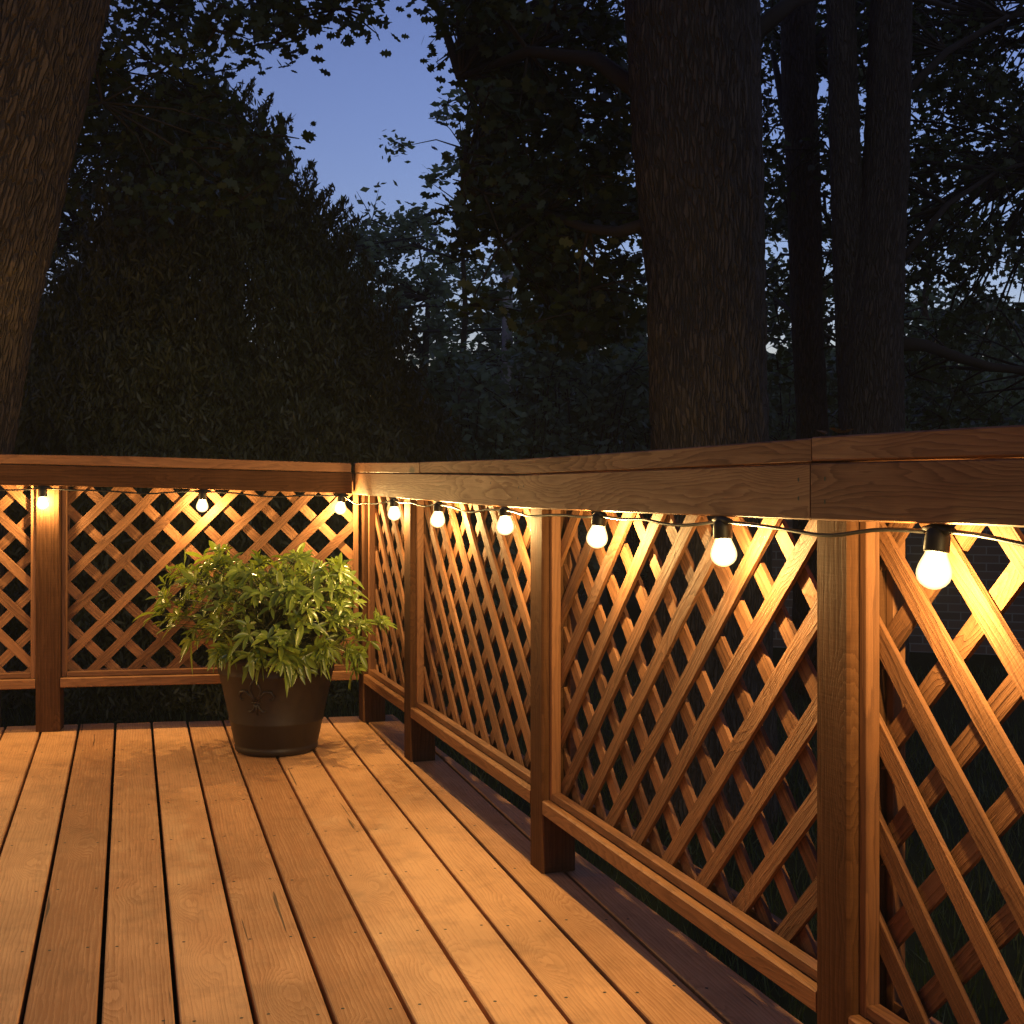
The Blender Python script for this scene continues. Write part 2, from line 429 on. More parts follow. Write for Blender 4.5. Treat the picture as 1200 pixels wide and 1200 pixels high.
# ------------------------------------------------------------------ deck
def clip(poly, a, b, c):
    """keep a*x+b*y+c >= 0"""
    out = []
    for i in range(len(poly)):
        p, q = poly[i], poly[(i + 1) % len(poly)]
        dp, dq = a * p[0] + b * p[1] + c, a * q[0] + b * q[1] + c
        if dp >= 0: out.append(p)
        if (dp >= 0) != (dq >= 0):
            k = dp / (dp - dq); out.append((p[0] + (q[0] - p[0]) * k, p[1] + (q[1] - p[1]) * k))
    return out
bd = Vector(((152 - 600) / 1530.0, 1.0)).normalized()      # board direction on the deck
bn = Vector((bd.y, -bd.x))
sp = 0.1422 * bn.x
ref = Vector((-1.051, 3.4))
dk = MB()
dirL, nL, dirR, nR = FL.d, FL.n, FR.d, FR.n
oL = FL.o + nL * -0.135; oR = FR.o + nR * -0.15
boards = []
for k in range(-22, 12):
    gap = 0.0085 + 0.002 * rng.random()
    c0 = ref.dot(bn) + k * sp + gap / 2; c1 = c0 + sp - gap
    wob = (rng.random() - 0.5) * 0.003
    far = 8.0; near = -3.0
    poly = [tuple(bn * c0 + bd * near), tuple(bn * (c1 + wob * 0.3) + bd * near), tuple(bn * c1 + bd * far), tuple(bn * (c0) + bd * far)]
    poly = clip(poly, nL.x, nL.y, -oL.dot(nL) + rng.uniform(-0.006, 0.006))
    if len(poly) > 2: poly = clip(poly, nR.x, nR.y, -oR.dot(nR))
    if len(poly) > 2: poly = clip(poly, bn.x, bn.y, 3.02)
    if len(poly) < 3: continue
    area = 0.5 * abs(sum(poly[i][0] * poly[(i + 1) % len(poly)][1] - poly[(i + 1) % len(poly)][0] * poly[i][1] for i in range(len(poly))))
    if area < 0.01: continue
    rn = rng.random()
    zz = rng.uniform(-0.0012, 0.0012)
    ang = math.atan2(bd.y, bd.x)
    # chamfered top: body plus a slightly smaller top
    c = 0.0025
    cx = sum(p[0] for p in poly) / len(poly); cy = sum(p[1] for p in poly) / len(poly)
    ins = []
    for p in poly:
        v = Vector(p); s_ = v.dot(bn); mid = (c0 + c1) / 2
        ins.append(tuple(v - bn * (c if s_ > mid else -c)))
    uvf = lambda p, n: (p[0] * bd.x + p[1] * bd.y, p[0] * bn.x + p[1] * bn.y + n)
    m_ = len(poly)
    z0, z1, z2 = -0.038, -0.0025 + zz, zz
    dk.face([(x, y, z2) for x, y in ins], [uvf(p, 0) for p in ins], rn)
    dk.face([(x, y, z0) for x, y in reversed(poly)], [uvf(p, 0) for p in reversed(poly)], rn)
    for i in range(m_):
        p, q_ = poly[i], poly[(i + 1) % m_]; pi, qi = ins[i], ins[(i + 1) % m_]
        dk.face([(*p, z0), (*q_, z0), (*q_, z1), (*p, z1)], [uvf(p, z0), uvf(q_, z0), uvf(q_, z1), uvf(p, z1)], rn)
        dk.face([(*p, z1), (*q_, z1), (*qi, z2), (*pi, z2)], [uvf(p, z1), uvf(q_, z1), uvf(qi, 0), uvf(pi, 0)], rn)
    # nail heads, in rows over the joists
    for row in range(1, 14):
        for e in (0.022, sp - gap - 0.022):
            s0 = c0 + e + rng.uniform(-0.004, 0.004)
            base = oL.dot(nL)
            # row runs parallel to the left railing
            # find along-board coordinate where distance from left railing = row*0.4
            dist = 0.09 + (row - 1) * 0.40 + rng.uniform(-0.012, 0.012)
            tt = (base + dist - (bn * s0).dot(nL)) / bd.dot(nL)
            pt = bn * s0 + bd * tt
            if (pt - oR).dot(nR) < 0.03 or pt.y < 1.8: continue
            r_ = 0.0038
            dk.face([(pt.x + r_ * math.cos(a), pt.y + r_ * math.sin(a), z2 + 0.0004) for a in [i * math.pi / 3 for i in range(6)]], None, 0, 1)
deck = dk.build("deck", [M_DECK, M_DARK])
tag(deck, kind="structure")
# joists and edge beam under the boards
jb = MB()
for e in range(0, 14):
    off = 0.02 + e * 0.40
    o_ = FL.o + nL * (-0.10 + off)
    a = o_ + dirL * 5.0; b_ = o_ - dirL * (0.1)
    # clip at right railing
    k = ((oR - a).dot(nR)) / ((b_ - a).dot(nR)) if abs((b_ - a).dot(nR)) > 1e-6 else 1
    b2_ = a + (b_ - a) * k + (a - b_).normalized() * 0.06
    jb.beam([(a.x, a.y, -0.13), (b2_.x, b2_.y, -0.13)], Vector((0, 0, 1)), 0.18, Vector((nL.x, nL.y, 0)), 0.038)
a = FR.o + nR * -0.12 - dirR * 0.08; b_ = FR.o + nR * -0.12 + dirR * 6.5
jb.beam([(a.x, a.y, -0.135), (b_.x, b_.y, -0.135)], Vector((0, 0, 1)), 0.19, Vector((nR.x, nR.y, 0)), 0.03)
tag(jb.build("deck_joist", M_POST), kind="structure")

# ------------------------------------------------------------------ railings
ZV = Vector((0, 0, 1))
PW = 0.089
def v3(v): return Vector((v.x, v.y, 0))
def lerp_tab(tab):
    xs = [a for a, b in tab]; ys = [b for a, b in tab]
    return lambda u: float(np.interp(u, xs, ys))

def lattice(mb, fr, u0, u1, z0, z1, ph_front, ph_back, front_back_slash, pitch=0.149):
    """slats at 45 degrees clipped to the panel; ph: (u,z) on a slat centre line"""
    toW = lambda x, y, n: fr.P(x, n, y)
    for layer in (0, 1):
        # sign s: centre lines satisfy u*s1 + z = const ; back slash in the picture depends on the direction of u
        sl = front_back_slash if layer == 0 else -front_back_slash
        pu, pz = ph_front if layer == 0 else ph_back
        c0 = pu * sl + pz
        n1 = -0.043 - layer * 0.0125; n0 = n1 - 0.0085
        kmin = int(-40); kmax = 40
        for k in range(kmin, kmax):
            cc = c0 + k * pitch + rng.uniform(-0.004, 0.004)
            w = (0.0345 + rng.uniform(-0.001, 0.0012)) * math.sqrt(2) / 2
            da = rng.uniform(-0.004, 0.004)
            # strip  |u*sl + z - cc| <= w  (slight angle error da)
            poly = [(u0, z0), (u1, z0), (u1, z1), (u0, z1)]
            A = sl * (1 + da); um = (u0 + u1) / 2
            cadj = cc + sl * da * um
            poly = clip(poly, A, 1, -(cadj - w))
            if len(poly) > 2: poly = clip(poly, -A, -1, (cadj + w))
            if len(poly) < 3: continue
            ar = 0.5 * abs(sum(poly[i][0] * poly[(i + 1) % len(poly)][1] - poly[(i + 1) % len(poly)][0] * poly[i][1] for i in range(len(poly))))
            if ar < 2e-4: continue
            dn = rng.uniform(-0.0006, 0.0006)
            mb.prism(poly, toW, n0 + dn, n1 + dn, ang=math.atan2(-sl, 1.0))

def panel(root, fr, ua, ub, zrail, ztop, ph_f, ph_b, sl, i):
    """one bay between post faces ua<ub"""
    z_r = zrail
    # lower rail, a 2x4 laid flat
    m = MB(); m.beam([fr.P(ua + .001, -PW / 2, z_r - 0.019), fr.P((ua + ub) / 2, -PW / 2, z_r - 0.020), fr.P(ub - .001, -PW / 2, z_r - 0.019)], v3(fr.n), PW, ZV, 0.036, 0.003)
    m.build("lower_rail", M_RIM, root)
    # frame strips inside and outside of the lattice
    m = MB()
    for (nc, nd) in ((-0.030, 0.024), (-0.0765, 0.022)):
        m.beam([fr.P(ua + .002 + .0095, nc, z_r + 0.001), fr.P(ua + .002 + .0095, nc, ztop)], v3(fr.n), nd, v3(fr.d), 0.019, 0.0015)
        m.beam([fr.P(ub - .002 - .0095, nc, z_r + 0.001), fr.P(ub - .002 - .0095, nc, ztop)], v3(fr.n), nd, v3(fr.d), 0.019, 0.0015)
        m.beam([fr.P(ua + .022, nc, z_r + 0.0105), fr.P(ub - .022, nc, z_r + 0.0105)], v3(fr.n), nd, ZV, 0.019, 0.0015)
    m.build("panel_frame", M_TRIM, root)
    m = MB(); lattice(m, fr, ua + 0.004, ub - 0.004, z_r + 0.003, ztop - 0.001, ph_f, ph_b, sl)
    m.build("lattice_panel", M_SLAT, root)

def post(root, fr, u0, ztop, zb=0.0015, w=PW):
    m = MB(); m.beam([fr.P(u0 + w / 2, -PW / 2, zb), fr.P(u0 + w / 2, -PW / 2, ztop)], v3(fr.n), PW, v3(fr.d), w, 0.004)
    return m.build("post", M_POST, root)

def board_u(mb, fr, us, zc, h, n, t, rnd=None, ch=0.003):
    mb.beam([fr.P(u, n, zc(u)) for u in us], ZV, h, v3(fr.n), t, ch, rnd)

# --- right railing
def tabR(pts, n): return [fr_hit for fr_hit in sorted(FR.hit(x, y, n) for x, y in pts)]
RIMN, CAPN = 0.039, 0.0385
capT = tabR([(415, 542.3), (491, 541.8), (600, 538.3), (767, 527), (950, 513), (1200, 498)], CAPN)
capB = tabR([(415, 553.6), (491, 554.2), (600, 556.5 - .8), (800, 547.6), (950, 541.4), (1200, 535)], CAPN)
rimT = tabR([(415, 554.4), (491, 555.2), (600, 557.0), (800, 549.0), (950, 543), (1200, 536.6)], RIMN)
rimB = tabR([(415, 579.2), (491, 586), (600, 595), (660, 597.6), (800, 603.5), (952, 609.6), (1200, 617.3)], RIMN)
f_ct, f_cb, f_rt, f_rb = map(lerp_tab, (capT, capB, rimT, rimB))
uS = FR.hit(413.6, HZ, RIMN)[0]
uJ = FR.hit(949.5, HZ, RIMN)[0]
uE = 6.6
right = thing("deck_railing", FR.P(0, 0, 0), "long wooden lattice deck railing running towards the viewer to the right of the potted plant", "railing", "deck railings")
postsR = [FR.hit(x)[0] for x in (426.0, 481.0, 635.3, 993.7)]       # near edge of each post
postsR += [postsR[-1] + 1.31, postsR[-1] + 2.62]
for i, u in enumerate(postsR):
    ztp = f_rb(u) + 0.07
    post(right, FR, u - PW, ztp)
def tapered(mb, fr, u0, u1, zb, zt, n0, n1, rnd, k=10, ch=0.003):
    ch = min(ch, 0.0022)
    us = np.linspace(u0, u1, k)
    rings = []
    for u in us:
        b_, t_ = zb(u), zt(u)
        rings.append([fr.P(u, n0 , b_ + ch), fr.P(u, n0 + ch, b_), fr.P(u, n1 - ch, b_), fr.P(u, n1, b_ + ch),
                      fr.P(u, n1, t_ - ch), fr.P(u, n1 - ch, t_), fr.P(u, n0 + ch, t_), fr.P(u, n0, t_ - ch)])
    mb.loft(rings, v3(fr.d), ZV, v3(fr.n), rnd)
def nails(mb, fr, pts, n, r=0.0035):
    for px, py in pts:
        u, z = fr.hit(px, py, n)
        mb.face([fr.P(u + r * 0.8 * math.cos(a), n + 0.0006, z + r * math.sin(a)) for a in [i * math.pi / 4 for i in range(8)]], None, 0, 1)
for (a, b_, rn, nl) in ((uS, uJ - 0.0015, 0.31, [(614, 569.5), (608, 571), (607, 584), (936, 562), (936, 584), (680, 579), (575, 566)]),
                        (uJ + 0.0015, uE, 0.77, [(967, 561), (967, 588)])):
    m = MB(); tapered(m, FR, a, b_, f_rb, f_rt, 0.001, RIMN, rn, 18)
    nails(m, FR, nl, RIMN)
    m.build("rim_board", [M_RIM, M_DARK], right)
capu = [FR.hit(x, HZ, CAPN)[0] for x in (414.5, 491.5, 590.5, 951)]
for i, (a, b_) in enumerate(((capu[0], capu[1]), (capu[1], capu[2]), (capu[2], capu[3]), (capu[3], uE))):
    m = MB(); dz = (0, 0.001, -0.0005, 0.001)[i]
    tapered(m, FR, a + .0008, b_ - .0008, lambda u: f_cb(u) + dz, lambda u: f_ct(u) + dz, -0.099, CAPN + (0.001, 0, 0.001, 0.0)[i], (0.12, 0.52, 0.81, 0.4)[i], 10, 0.004)
    m.build("cap_board", M_RIM, right)
railz = lambda u: float(np.interp(u, [postsR[0], postsR[1], postsR[2], postsR[3]], [0.193, 0.191, 0.187, 0.180]))
phR = [  # front slat point, back slat point, slash sign  (u runs towards the camera = to the right in the picture)
    (FR.hit(452, 618, -.043), FR.hit(452, 650, -.052), 1),
    (FR.hit(611, 648, -.043), FR.hit(590, 640, -.052), 1),
    (FR.hit(956.4, 721, -.043), FR.hit(895, 688, -.052), -1),
    (FR.hit(1075, 712, -.043), FR.hit(1165, 700, -.052), 1),
    (FR.hit(1075, 712, -.043), FR.hit(1165, 700, -.052), -1)]
for i in range(5):
    ua, ub = postsR[i], postsR[i + 1] - PW
    um = (ua + ub) / 2
    panel(right, FR, ua, ub, railz(um), min(f_rb(ua), f_rb(ub), f_rb(um)) + 0.06, *phR[i], i)

# --- left railing
def tabL(pts, n): return sorted(FL.hit(x, y, n) for x, y in pts)
lcapT = lerp_tab(tabL([(0, 532.2), (160, 534.8), (360, 541.2), (413, 542.7)], CAPN))
lcapB = lerp_tab(tabL([(0, 542.9), (160, 546.8), (360, 552.2), (413, 553.6)], CAPN))
lrimT = lerp_tab(tabL([(0, 543.8), (160, 547.7), (360, 552.8), (413, 554.2)], RIMN))
lrimB = lerp_tab(tabL([(0, 568.2), (160, 571.4), (360, 576.8), (413, 578.7)], RIMN))
left = thing("deck_railing", FL.P(0, 0, 0), "shorter wooden lattice deck railing running straight behind the potted plant", "railing", "deck railings")
uLs = FL.hit(412.6, HZ, RIMN)[0]
pL = FL.hit(70.2)[0]                      # near (right) edge of the visible post
postsL = [pL, pL + 0.98]
for u in postsL: post(left, FL, u, lrimB(u) + 0.06)
m = MB(); tapered(m, FL, uLs, pL + 0.98 + 0.09, lrimB, lrimT, 0.001, RIMN, 0.63, 14); m.build("rim_board", M_POST, left)
m = MB(); tapered(m, FL, FL.hit(411.5, HZ, CAPN)[0], pL + 0.98 + 0.09, lcapB, lcapT, -0.099, CAPN, 0.23, 14, 0.004); m.build("cap_board", M_RIM, left)
uc = FL.hit(421.0)[0]
ph0 = FL.hit(97.5, 591.7, -.045); ph1 = FL.hit(18, 600, -.045)
P_ = 0.149
# u runs to the left in the picture
panel(left, FL, uc, pL, 0.205, lrimB(uc) + 0.05, (ph0[0] + P_ / 2, ph0[1]), (ph0[0] + P_ / 2, ph0[1]), 1, 0)
panel(left, FL, pL + PW, pL + 0.98, 0.203, lrimB(pL) + 0.05, (ph1[0] + P_ / 2, ph1[1]), (ph1[0] + P_ / 2, ph1[1]), -1, 1)

# --- third railing: from the far end of the left one back towards the viewer's side
uK = pL + 0.98
kc_ = FL.P(uK, 0, 0)
FK = Frame((kc_.x, kc_.y), (kc_.x - bd.x, kc_.y - bd.y), False)
if FK.n.x < 0: FK.n = -FK.n
back = thing("deck_railing", kc_, "wooden lattice deck railing along the far side of the deck", "railing", "deck railings")
pK = [0.62, 1.93, 3.24, 4.55]
for u in pK: post(back, FK, u - PW, 0.90)
m = MB(); tapered(m, FK, 0.05, 4.6, lambda u: .832, lambda u: .905, 0.001, RIMN, 0.2, 6); m.build("rim_board", M_RIM, back)
m = MB(); tapered(m, FK, 0.05, 4.6, lambda u: .908, lambda u: .944, -0.099, CAPN, 0.7, 6, 0.004); m.build("cap_board", M_RIM, back)
for i, (a, b_) in enumerate(((0.01, pK[0] - PW), (pK[0], pK[1] - PW), (pK[1], pK[2] - PW), (pK[2], pK[3] - PW))):
    panel(back, FK, a, b_, 0.2, 0.88, (a, .3), (a, .3), 1 if i % 2 else -1, i)

# ------------------------------------------------------------------ string lights
BN = 0.034
bulbL = [(237, 592), (50, 589)]
bulbR = [(462, 601), (513, 608), (592, 615), (700, 628), (848, 646), (1095, 667)]
pos = []
uL1 = FL.hit(50, 589, BN)
for uu in (1.4, 0.8, 0.25): pos.append(FK.P(uu, BN, 0.775))
pos.append(FL.P(uL1[0] + 0.58, BN, uL1[1]))
for p in reversed(bulbL): u, z = FL.hit(*p, BN); pos.append(FL.P(u, BN, z))
u, z = FL.hit(399, 595, BN); pos.append(FL.P(u, BN, z))
for p in bulbR: u, z = FR.hit(*p, BN); pos.append(FR.P(u, BN, z))
u6 = FR.hit(1095, 667, BN)
for k in (1, 2): pos.append(FR.P(u6[0] + 0.6 * k, BN, u6[1]))
tilts = [(-0.05, 0.03), (0, 0), (0.04, 0), (0.02, 0.03), (0.0, 0.02), (0.05, 0.0), (0.16, -0.05), (0.0, 0.05), (0.12, 0.0), (0.0, -0.05), (0.15, 0.05), (-0.05, 0.0), (0.16, -0.08), (0, 0), (0.1, 0)]
# bulb profile (r, z) around the glass centre
prof = [(0.0, -0.0268), (0.0055, -0.0262), (0.0110, -0.0242), (0.0165, -0.0205), (0.0208, -0.0150), (0.0228, -0.0085), (0.0228, -0.003), (0.0212, 0.004), (0.0182, 0.0115), (0.0152, 0.018), (0.0134, 0.0235), (0.0128, 0.0275)]
sprof = [(0.0128, 0.022), (0.0162, 0.0225), (0.0168, 0.026), (0.0164, 0.038), (0.0145, 0.044), (0.009, 0.047), (0.0, 0.048)]
def lathe(mb, pr, M, n=24, rnd=0.0, mat=0, off=Vector((0, 0, 0))):
    b = len(mb.v)
    for r, z in pr:
        for j in range(n):
            a = 2 * math.pi * j / n
            mb.v.append(tuple(M @ Vector((r * math.cos(a), r * math.sin(a), z)) + off))
    for i in range(len(pr) - 1):
        for j in range(n):
            k = (j + 1) % n
            mb.f.append((b + i * n + j, b + i * n + k, b + (i + 1) * n + k, b + (i + 1) * n + j))
            mb.uv.extend([(j / n, i), ((j + 1) / n, i), ((j + 1) / n, i + 1), (j / n, i + 1)]); mb.rnd.append(rnd); mb.mat.append(mat)
from mathutils import Matrix
tops = []
string_root_loc = pos[4].copy()
cm = MB()
sock_data = []
for p, (tx, ty) in zip(pos, tilts):
    M3 = Matrix.Rotation(tx * 0.8, 3, 'Y') @ Matrix.Rotation(ty * 0.8, 3, 'X')
    jj = len(tops)
    if jj >= len(pos) - 8: uu = (Vector((p.x, p.y)) - FR.o).dot(FR.d); rz_ = f_rb(uu)
    elif jj >= 3: uu = (Vector((p.x, p.y)) - FL.o).dot(FL.d); rz_ = lrimB(uu)
    else: rz_ = 0.832
    hs = min(0.058, max(0.041, rz_ - p.z - 0.006))
    top = p + M3 @ Vector((0, 0, hs))
    tops.append(top); sock_data.append((p, M3, hs))
# cord: hangs between the sockets with a slight wave
def cr(p0, p1, p2, p3, t):
    return 0.5 * ((2 * p1) + (p2 - p0) * t + (2 * p0 - 5 * p1 + 4 * p2 - p3) * t * t + (3 * p1 - p0 - 3 * p2 + p3) * t ** 3)
pts = []
for i in range(len(tops) - 1):
    a, b_ = tops[i], tops[i + 1]
    for k in range(16):
        t_ = k / 16
        q_ = a.lerp(b_, t_)
        L = (b_ - a).length
        sag = 0.011 * L / 0.6 * math.sin(math.pi * t_) * (1.0 + 0.5 * math.sin(9 * t_ + i * 2.0))
        if i == 6: # loose loop crossing the corner
            sag += 0.02 * math.sin(math.pi * t_)
            mid = FR.P(0, 0.05, 0); q_ = q_ + (Vector((mid.x, mid.y, q_.z)) - q_) * 0.25 * math.sin(math.pi * t_)
        q_ = q_ - ZV * (sag * 0.9 + 0.002)
        q_ += ZV * 0.0025 * noise.noise(Vector((i * 3 + t_ * 5, 1.3, 0)))
        pts.append(q_)
pts.append(tops[-1])
cm.tube(pts, 0.0031, 8)
strand = cm.build("string_light_cord", M_RUBBER, None, smooth=True, origin=string_root_loc)
tag(strand, "black outdoor string light with glowing warm bulbs strung under the top boards of the railings", "string light")
for i, (p, M3, hs) in enumerate(sock_data):
    sm = MB(); lathe(sm, [(a, b if b < 0.027 else 0.026 + (b - 0.026) * (hs + 0.003 - 0.026) / 0.022) for a, b in sprof], M3, 20, off=p)
    # little side wings of the moulded T joint
    d = (tops[min(i + 1, len(tops) - 1)] - tops[max(i - 1, 0)]); d.z = 0; d.normalize()
    tp = p + M3 @ Vector((0, 0, hs - 0.001))
    sm.tube([tp - d * 0.032, tp - d * 0.019, tp, tp + d * 0.019, tp + d * 0.032], [0.0034, 0.0064, 0.0088, 0.0064, 0.0034], 10)
    so = sm.build("socket", M_RUBBER, strand, smooth=True)
    bm_ = MB(); lathe(bm_, prof, M3, 28, off=p)
    bo = bm_.build("bulb", M_GLASS, so, smooth=True)
    ld = bpy.data.lights.new("filament", 'POINT'); ld.energy = BULB_W; ld.color = BULB_C; ld.shadow_soft_size = 0.007
    lo = bpy.data.objects.new("filament", ld); C.objects.link(lo); lo.parent = bo
    lo.location = p - world_loc(bo)

# ------------------------------------------------------------------ pot and plant
PC = Vector(((324 - 600) / 328.0, 1530 / 328.0, 0.0))
pot = thing("flower_pot", PC, "dark brown round flower pot with a raised lily emblem standing on the deck boards", "flower pot")
pp = [(0.0, 0.002), (0.128, 0.002), (0.140, 0.004), (0.146, 0.010), (0.147, 0.024), (0.144, 0.029), (0.148, 0.034), (0.163, 0.105), (0.1665, 0.110), (0.1680, 0.117), (0.1665, 0.123),
      (0.200, 0.275), (0.2045, 0.281), (0.2055, 0.288), (0.2040, 0.294), (0.208, 0.318), (0.2175, 0.326), (0.2215, 0.336), (0.2215, 0.346), (0.2165, 0.352), (0.207, 0.352), (0.202, 0.345), (0.198, 0.30), (0.195, 0.29)]
m = MB(); lathe(m, pp, Matrix.Identity(3), 72, off=PC); m.build("pot_body", M_POT, pot, smooth=True)
m = MB()
rs = [0.0, 0.06, 0.12, 0.17, 0.1945]
b0 = len(m.v)
for i, r_ in enumerate(rs):
    for j in range(36):
        a = j * math.pi / 18
        m.v.append((PC.x + r_ * math.cos(a), PC.y + r_ * math.sin(a), 0.300 + 0.012 * noise.noise(Vector((r_ * 30 * math.cos(a), r_ * 30 * math.sin(a), 0)))))
for i in range(len(rs) - 1):
    for j in range(36):
        k = (j + 1) % 36
        m.f.append((b0 + i * 36 + j, b0 + i * 36 + k, b0 + (i + 1) * 36 + k, b0 + (i + 1) * 36 + j)); m.uv.extend([(0, 0)] * 4); m.rnd.append(0); m.mat.append(0)
m.build("soil", M_SOIL, pot)
# raised lily emblem on the wall of the pot
em = MB()
face_dir = math.atan2(-PC.y, -PC.x) - 0.385
def pot_r(z): return float(np.interp(z, [0.123, 0.275], [0.1665, 0.200]))
def onpot(x, z, out=0.0):
    r_ = pot_r(z); a = face_dir + x / r_
    return Vector((PC.x + (r_ + out) * math.cos(a), PC.y + (r_ + out) * math.sin(a), z))
ez = 0.212; S = 0.068
def stroke(path, rad):
    pts = [onpot(x * S, ez + y * S, 0.0018) for x, y in path]
    em.tube(pts, [r_ * S * 1.25 for r_ in rad], 8, 0)
leafl = [(0, -0.15), (-0.20, 0.15), (-0.30, 0.42), (-0.22, 0.68), (0, 1.0)]
stroke(leafl, [.035, .05, .055, .05, .02]); stroke([(-x, y) for x, y in leafl], [.035, .05, .055, .05, .02])
petal = [(-0.10, -0.18), (-0.26, 0.12), (-0.52, 0.36), (-0.82, 0.34), (-0.95, 0.10), (-0.86, -0.10), (-0.70, -0.06)]
for s_ in (1, -1): stroke([(x * s_, y) for x, y in petal], [.04, .05, .06, .06, .055, .045, .03])
tail = [(-0.08, -0.28), (-0.14, -0.52), (-0.32, -0.70), (-0.48, -0.64)]
for s_ in (1, -1): stroke([(x * s_, y) for x, y in tail], [.04, .05, .045, .02])
stroke([(0, -0.28), (0, -0.55), (0, -0.86)], [.04, .05, .02])
stroke([(-0.22, -0.23), (0, -0.20), (0.22, -0.23)], [.04, .045, .04])
em.build("lily_emblem", M_POT, pot, smooth=True)

plant = thing("umbrella_plant", PC + Vector((0, 0, 0.3)), "bushy green umbrella plant with finger-like leaflets growing in the dark pot", "plant")
stm = MB(); fol = MB()
rp = random.Random(21)
def leaflet(mb, base, d, nrm, L, w, droop):
    d = d.normalized(); side = d.cross(nrm).normalized(); up = side.cross(d).normalized()
    if up.z < 0: up = -up
    prof_ = [(0.0, 0.10), (0.18, 0.55), (0.40, 0.95), (0.62, 1.0), (0.82, 0.68), (1.0, 0.04)]
    cen = []; 
    for t_, ww in prof_:
        p = base + d * (L * t_) - ZV * (droop * L * t_ * t_)
        cen.append((p, ww * w / 2))
    b = len(mb.v)
    for p, hw in cen:
        mb.v.append(tuple(p - side * hw + up * hw * 0.45)); mb.v.append(tuple(p)); mb.v.append(tuple(p + side * hw + up * hw * 0.45))
    for i in range(len(cen) - 1):
        for j in (0, 1):
            mb.f.append((b + i * 3 + j, b + i * 3 + j + 1, b + (i + 1) * 3 + j + 1, b + (i + 1) * 3 + j))
            mb.uv.extend([(0, 0)] * 4); mb.rnd.append(0); mb.mat.append(0)
def whorl(c, axis, rad, n=7, droop=0.5, size=1.0):
    axis = axis.normalized(); t1 = axis.cross(Vector((0.3, 0.8, 0.2))).normalized(); t2 = axis.cross(t1)
    ph = rp.random() * 6.28
    for k in range(n):
        a = ph + 2 * math.pi * k / n + rp.uniform(-.35, .35)
        d = t1 * math.cos(a) + t2 * math.sin(a) + axis * rp.uniform(0.1, 0.95)
        leaflet(fol, c, d, axis, rad * rp.uniform(0.55, 1.15), rad * 0.26 * rp.uniform(0.75, 1.2), droop * rp.uniform(0.0, 1.6))
# main branches leave the soil; each ends in a shoot of whorls. target spots given as (picture x, picture y)
targets = []
for (px, py, n_, s_) in ((255, 652, 7, 16), (215, 670, 5, 14), (230, 690, 9, 22), (205, 725, 7, 18), (260, 690, 10, 22), (290, 700, 11, 24), (330, 672, 7, 18), (335, 655, 5, 14), (345, 700, 12, 24),
                         (395, 670, 6, 14), (380, 690, 9, 20), (400, 715, 11, 22), (425, 735, 8, 16), (300, 730, 13, 24), (350, 735, 13, 24), (250, 735, 9, 20), (385, 750, 10, 18), (415, 765, 5, 12),
                         (345, 765, 5, 14), (270, 757, 5, 16), (225, 745, 3, 10), (320, 690, 8, 26), (280, 665, 6, 16), (365, 665, 4, 12), (400, 690, 6, 12), (412, 780, 2, 6), (345, 778, 2, 6), (262, 766, 4, 8), (300, 768, 5, 12), (335, 770, 5, 12), (372, 768, 5, 10), (240, 645, 3, 8), (262, 640, 2, 5), (350, 642, 3, 6), (398, 655, 3, 6), (192, 700, 3, 5), (188, 720, 2, 4), (445, 730, 3, 5), (300, 670, 6, 14)):
    for k in range(int(n_ * 1.7)):
        x = px + rp.gauss(0, s_ * 0.62); y = py + rp.gauss(0, s_ * 0.5)
        x = min(max(x, 184), 446); y = y if y > 668 else 668 - (668 - y) * 0.55 + 7 * math.sin(x * 0.16) + rp.uniform(-3, 5)
        # depth: bushy, rounder in the middle
        prox = 1 - min(1, abs(x - 322) / 140)
        dy = rp.uniform(-0.26, 0.30) * (0.35 + prox * 0.85)
        if y > 758: dy = -0.22 * (0.6 + prox * 0.5) + rp.uniform(-0.02, 0.02)
        targets.append(W(x, y, PC.y + dy))
for k in range(38):
    x = rp.uniform(255, 405); targets.append(W(x, rp.uniform(680, 752), PC.y - 0.27 * (1 - (abs(x - 328) / 150) ** 2) + rp.uniform(-.03, .03)))
for tg in targets:
    base = PC + Vector((rp.uniform(-.09, .09), rp.uniform(-.09, .09), 0.30))
    out = Vector((tg.x - PC.x, tg.y - PC.y, 0))
    lip = PC + out * (0.55) + Vector((0, 0, max(0.37, 0.30 + (tg.z - 0.3) * 0.8) + 0.02))
    ps = [base, base.lerp(lip, 0.5) + Vector((0, 0, 0.03)), lip, lip.lerp(tg, 0.6), tg]
    stm.tube([ps[0], ps[1], ps[2], ps[3], ps[4]], [0.0032, 0.0026, 0.0020, 0.0014, 0.0009], 5)
    ax = (out.normalized() * (rp.uniform(0.3, 1.1) if out.length > 0.1 else 0.2) + Vector((rp.uniform(-.35, .35), rp.uniform(-.45, .25), 0.75)))
    if tg.z < 0.40: ax.z = -0.1
    whorl(tg, ax, rp.choice((0.044, 0.054, 0.064, 0.075)) * rp.uniform(0.9, 1.1), rp.choice((4, 5, 6, 7)), rp.uniform(0.1, 0.6))
stm.build("stem", M_STEM, plant, smooth=True)
fol.build("foliage", M_SCHEF, plant, smooth=True)

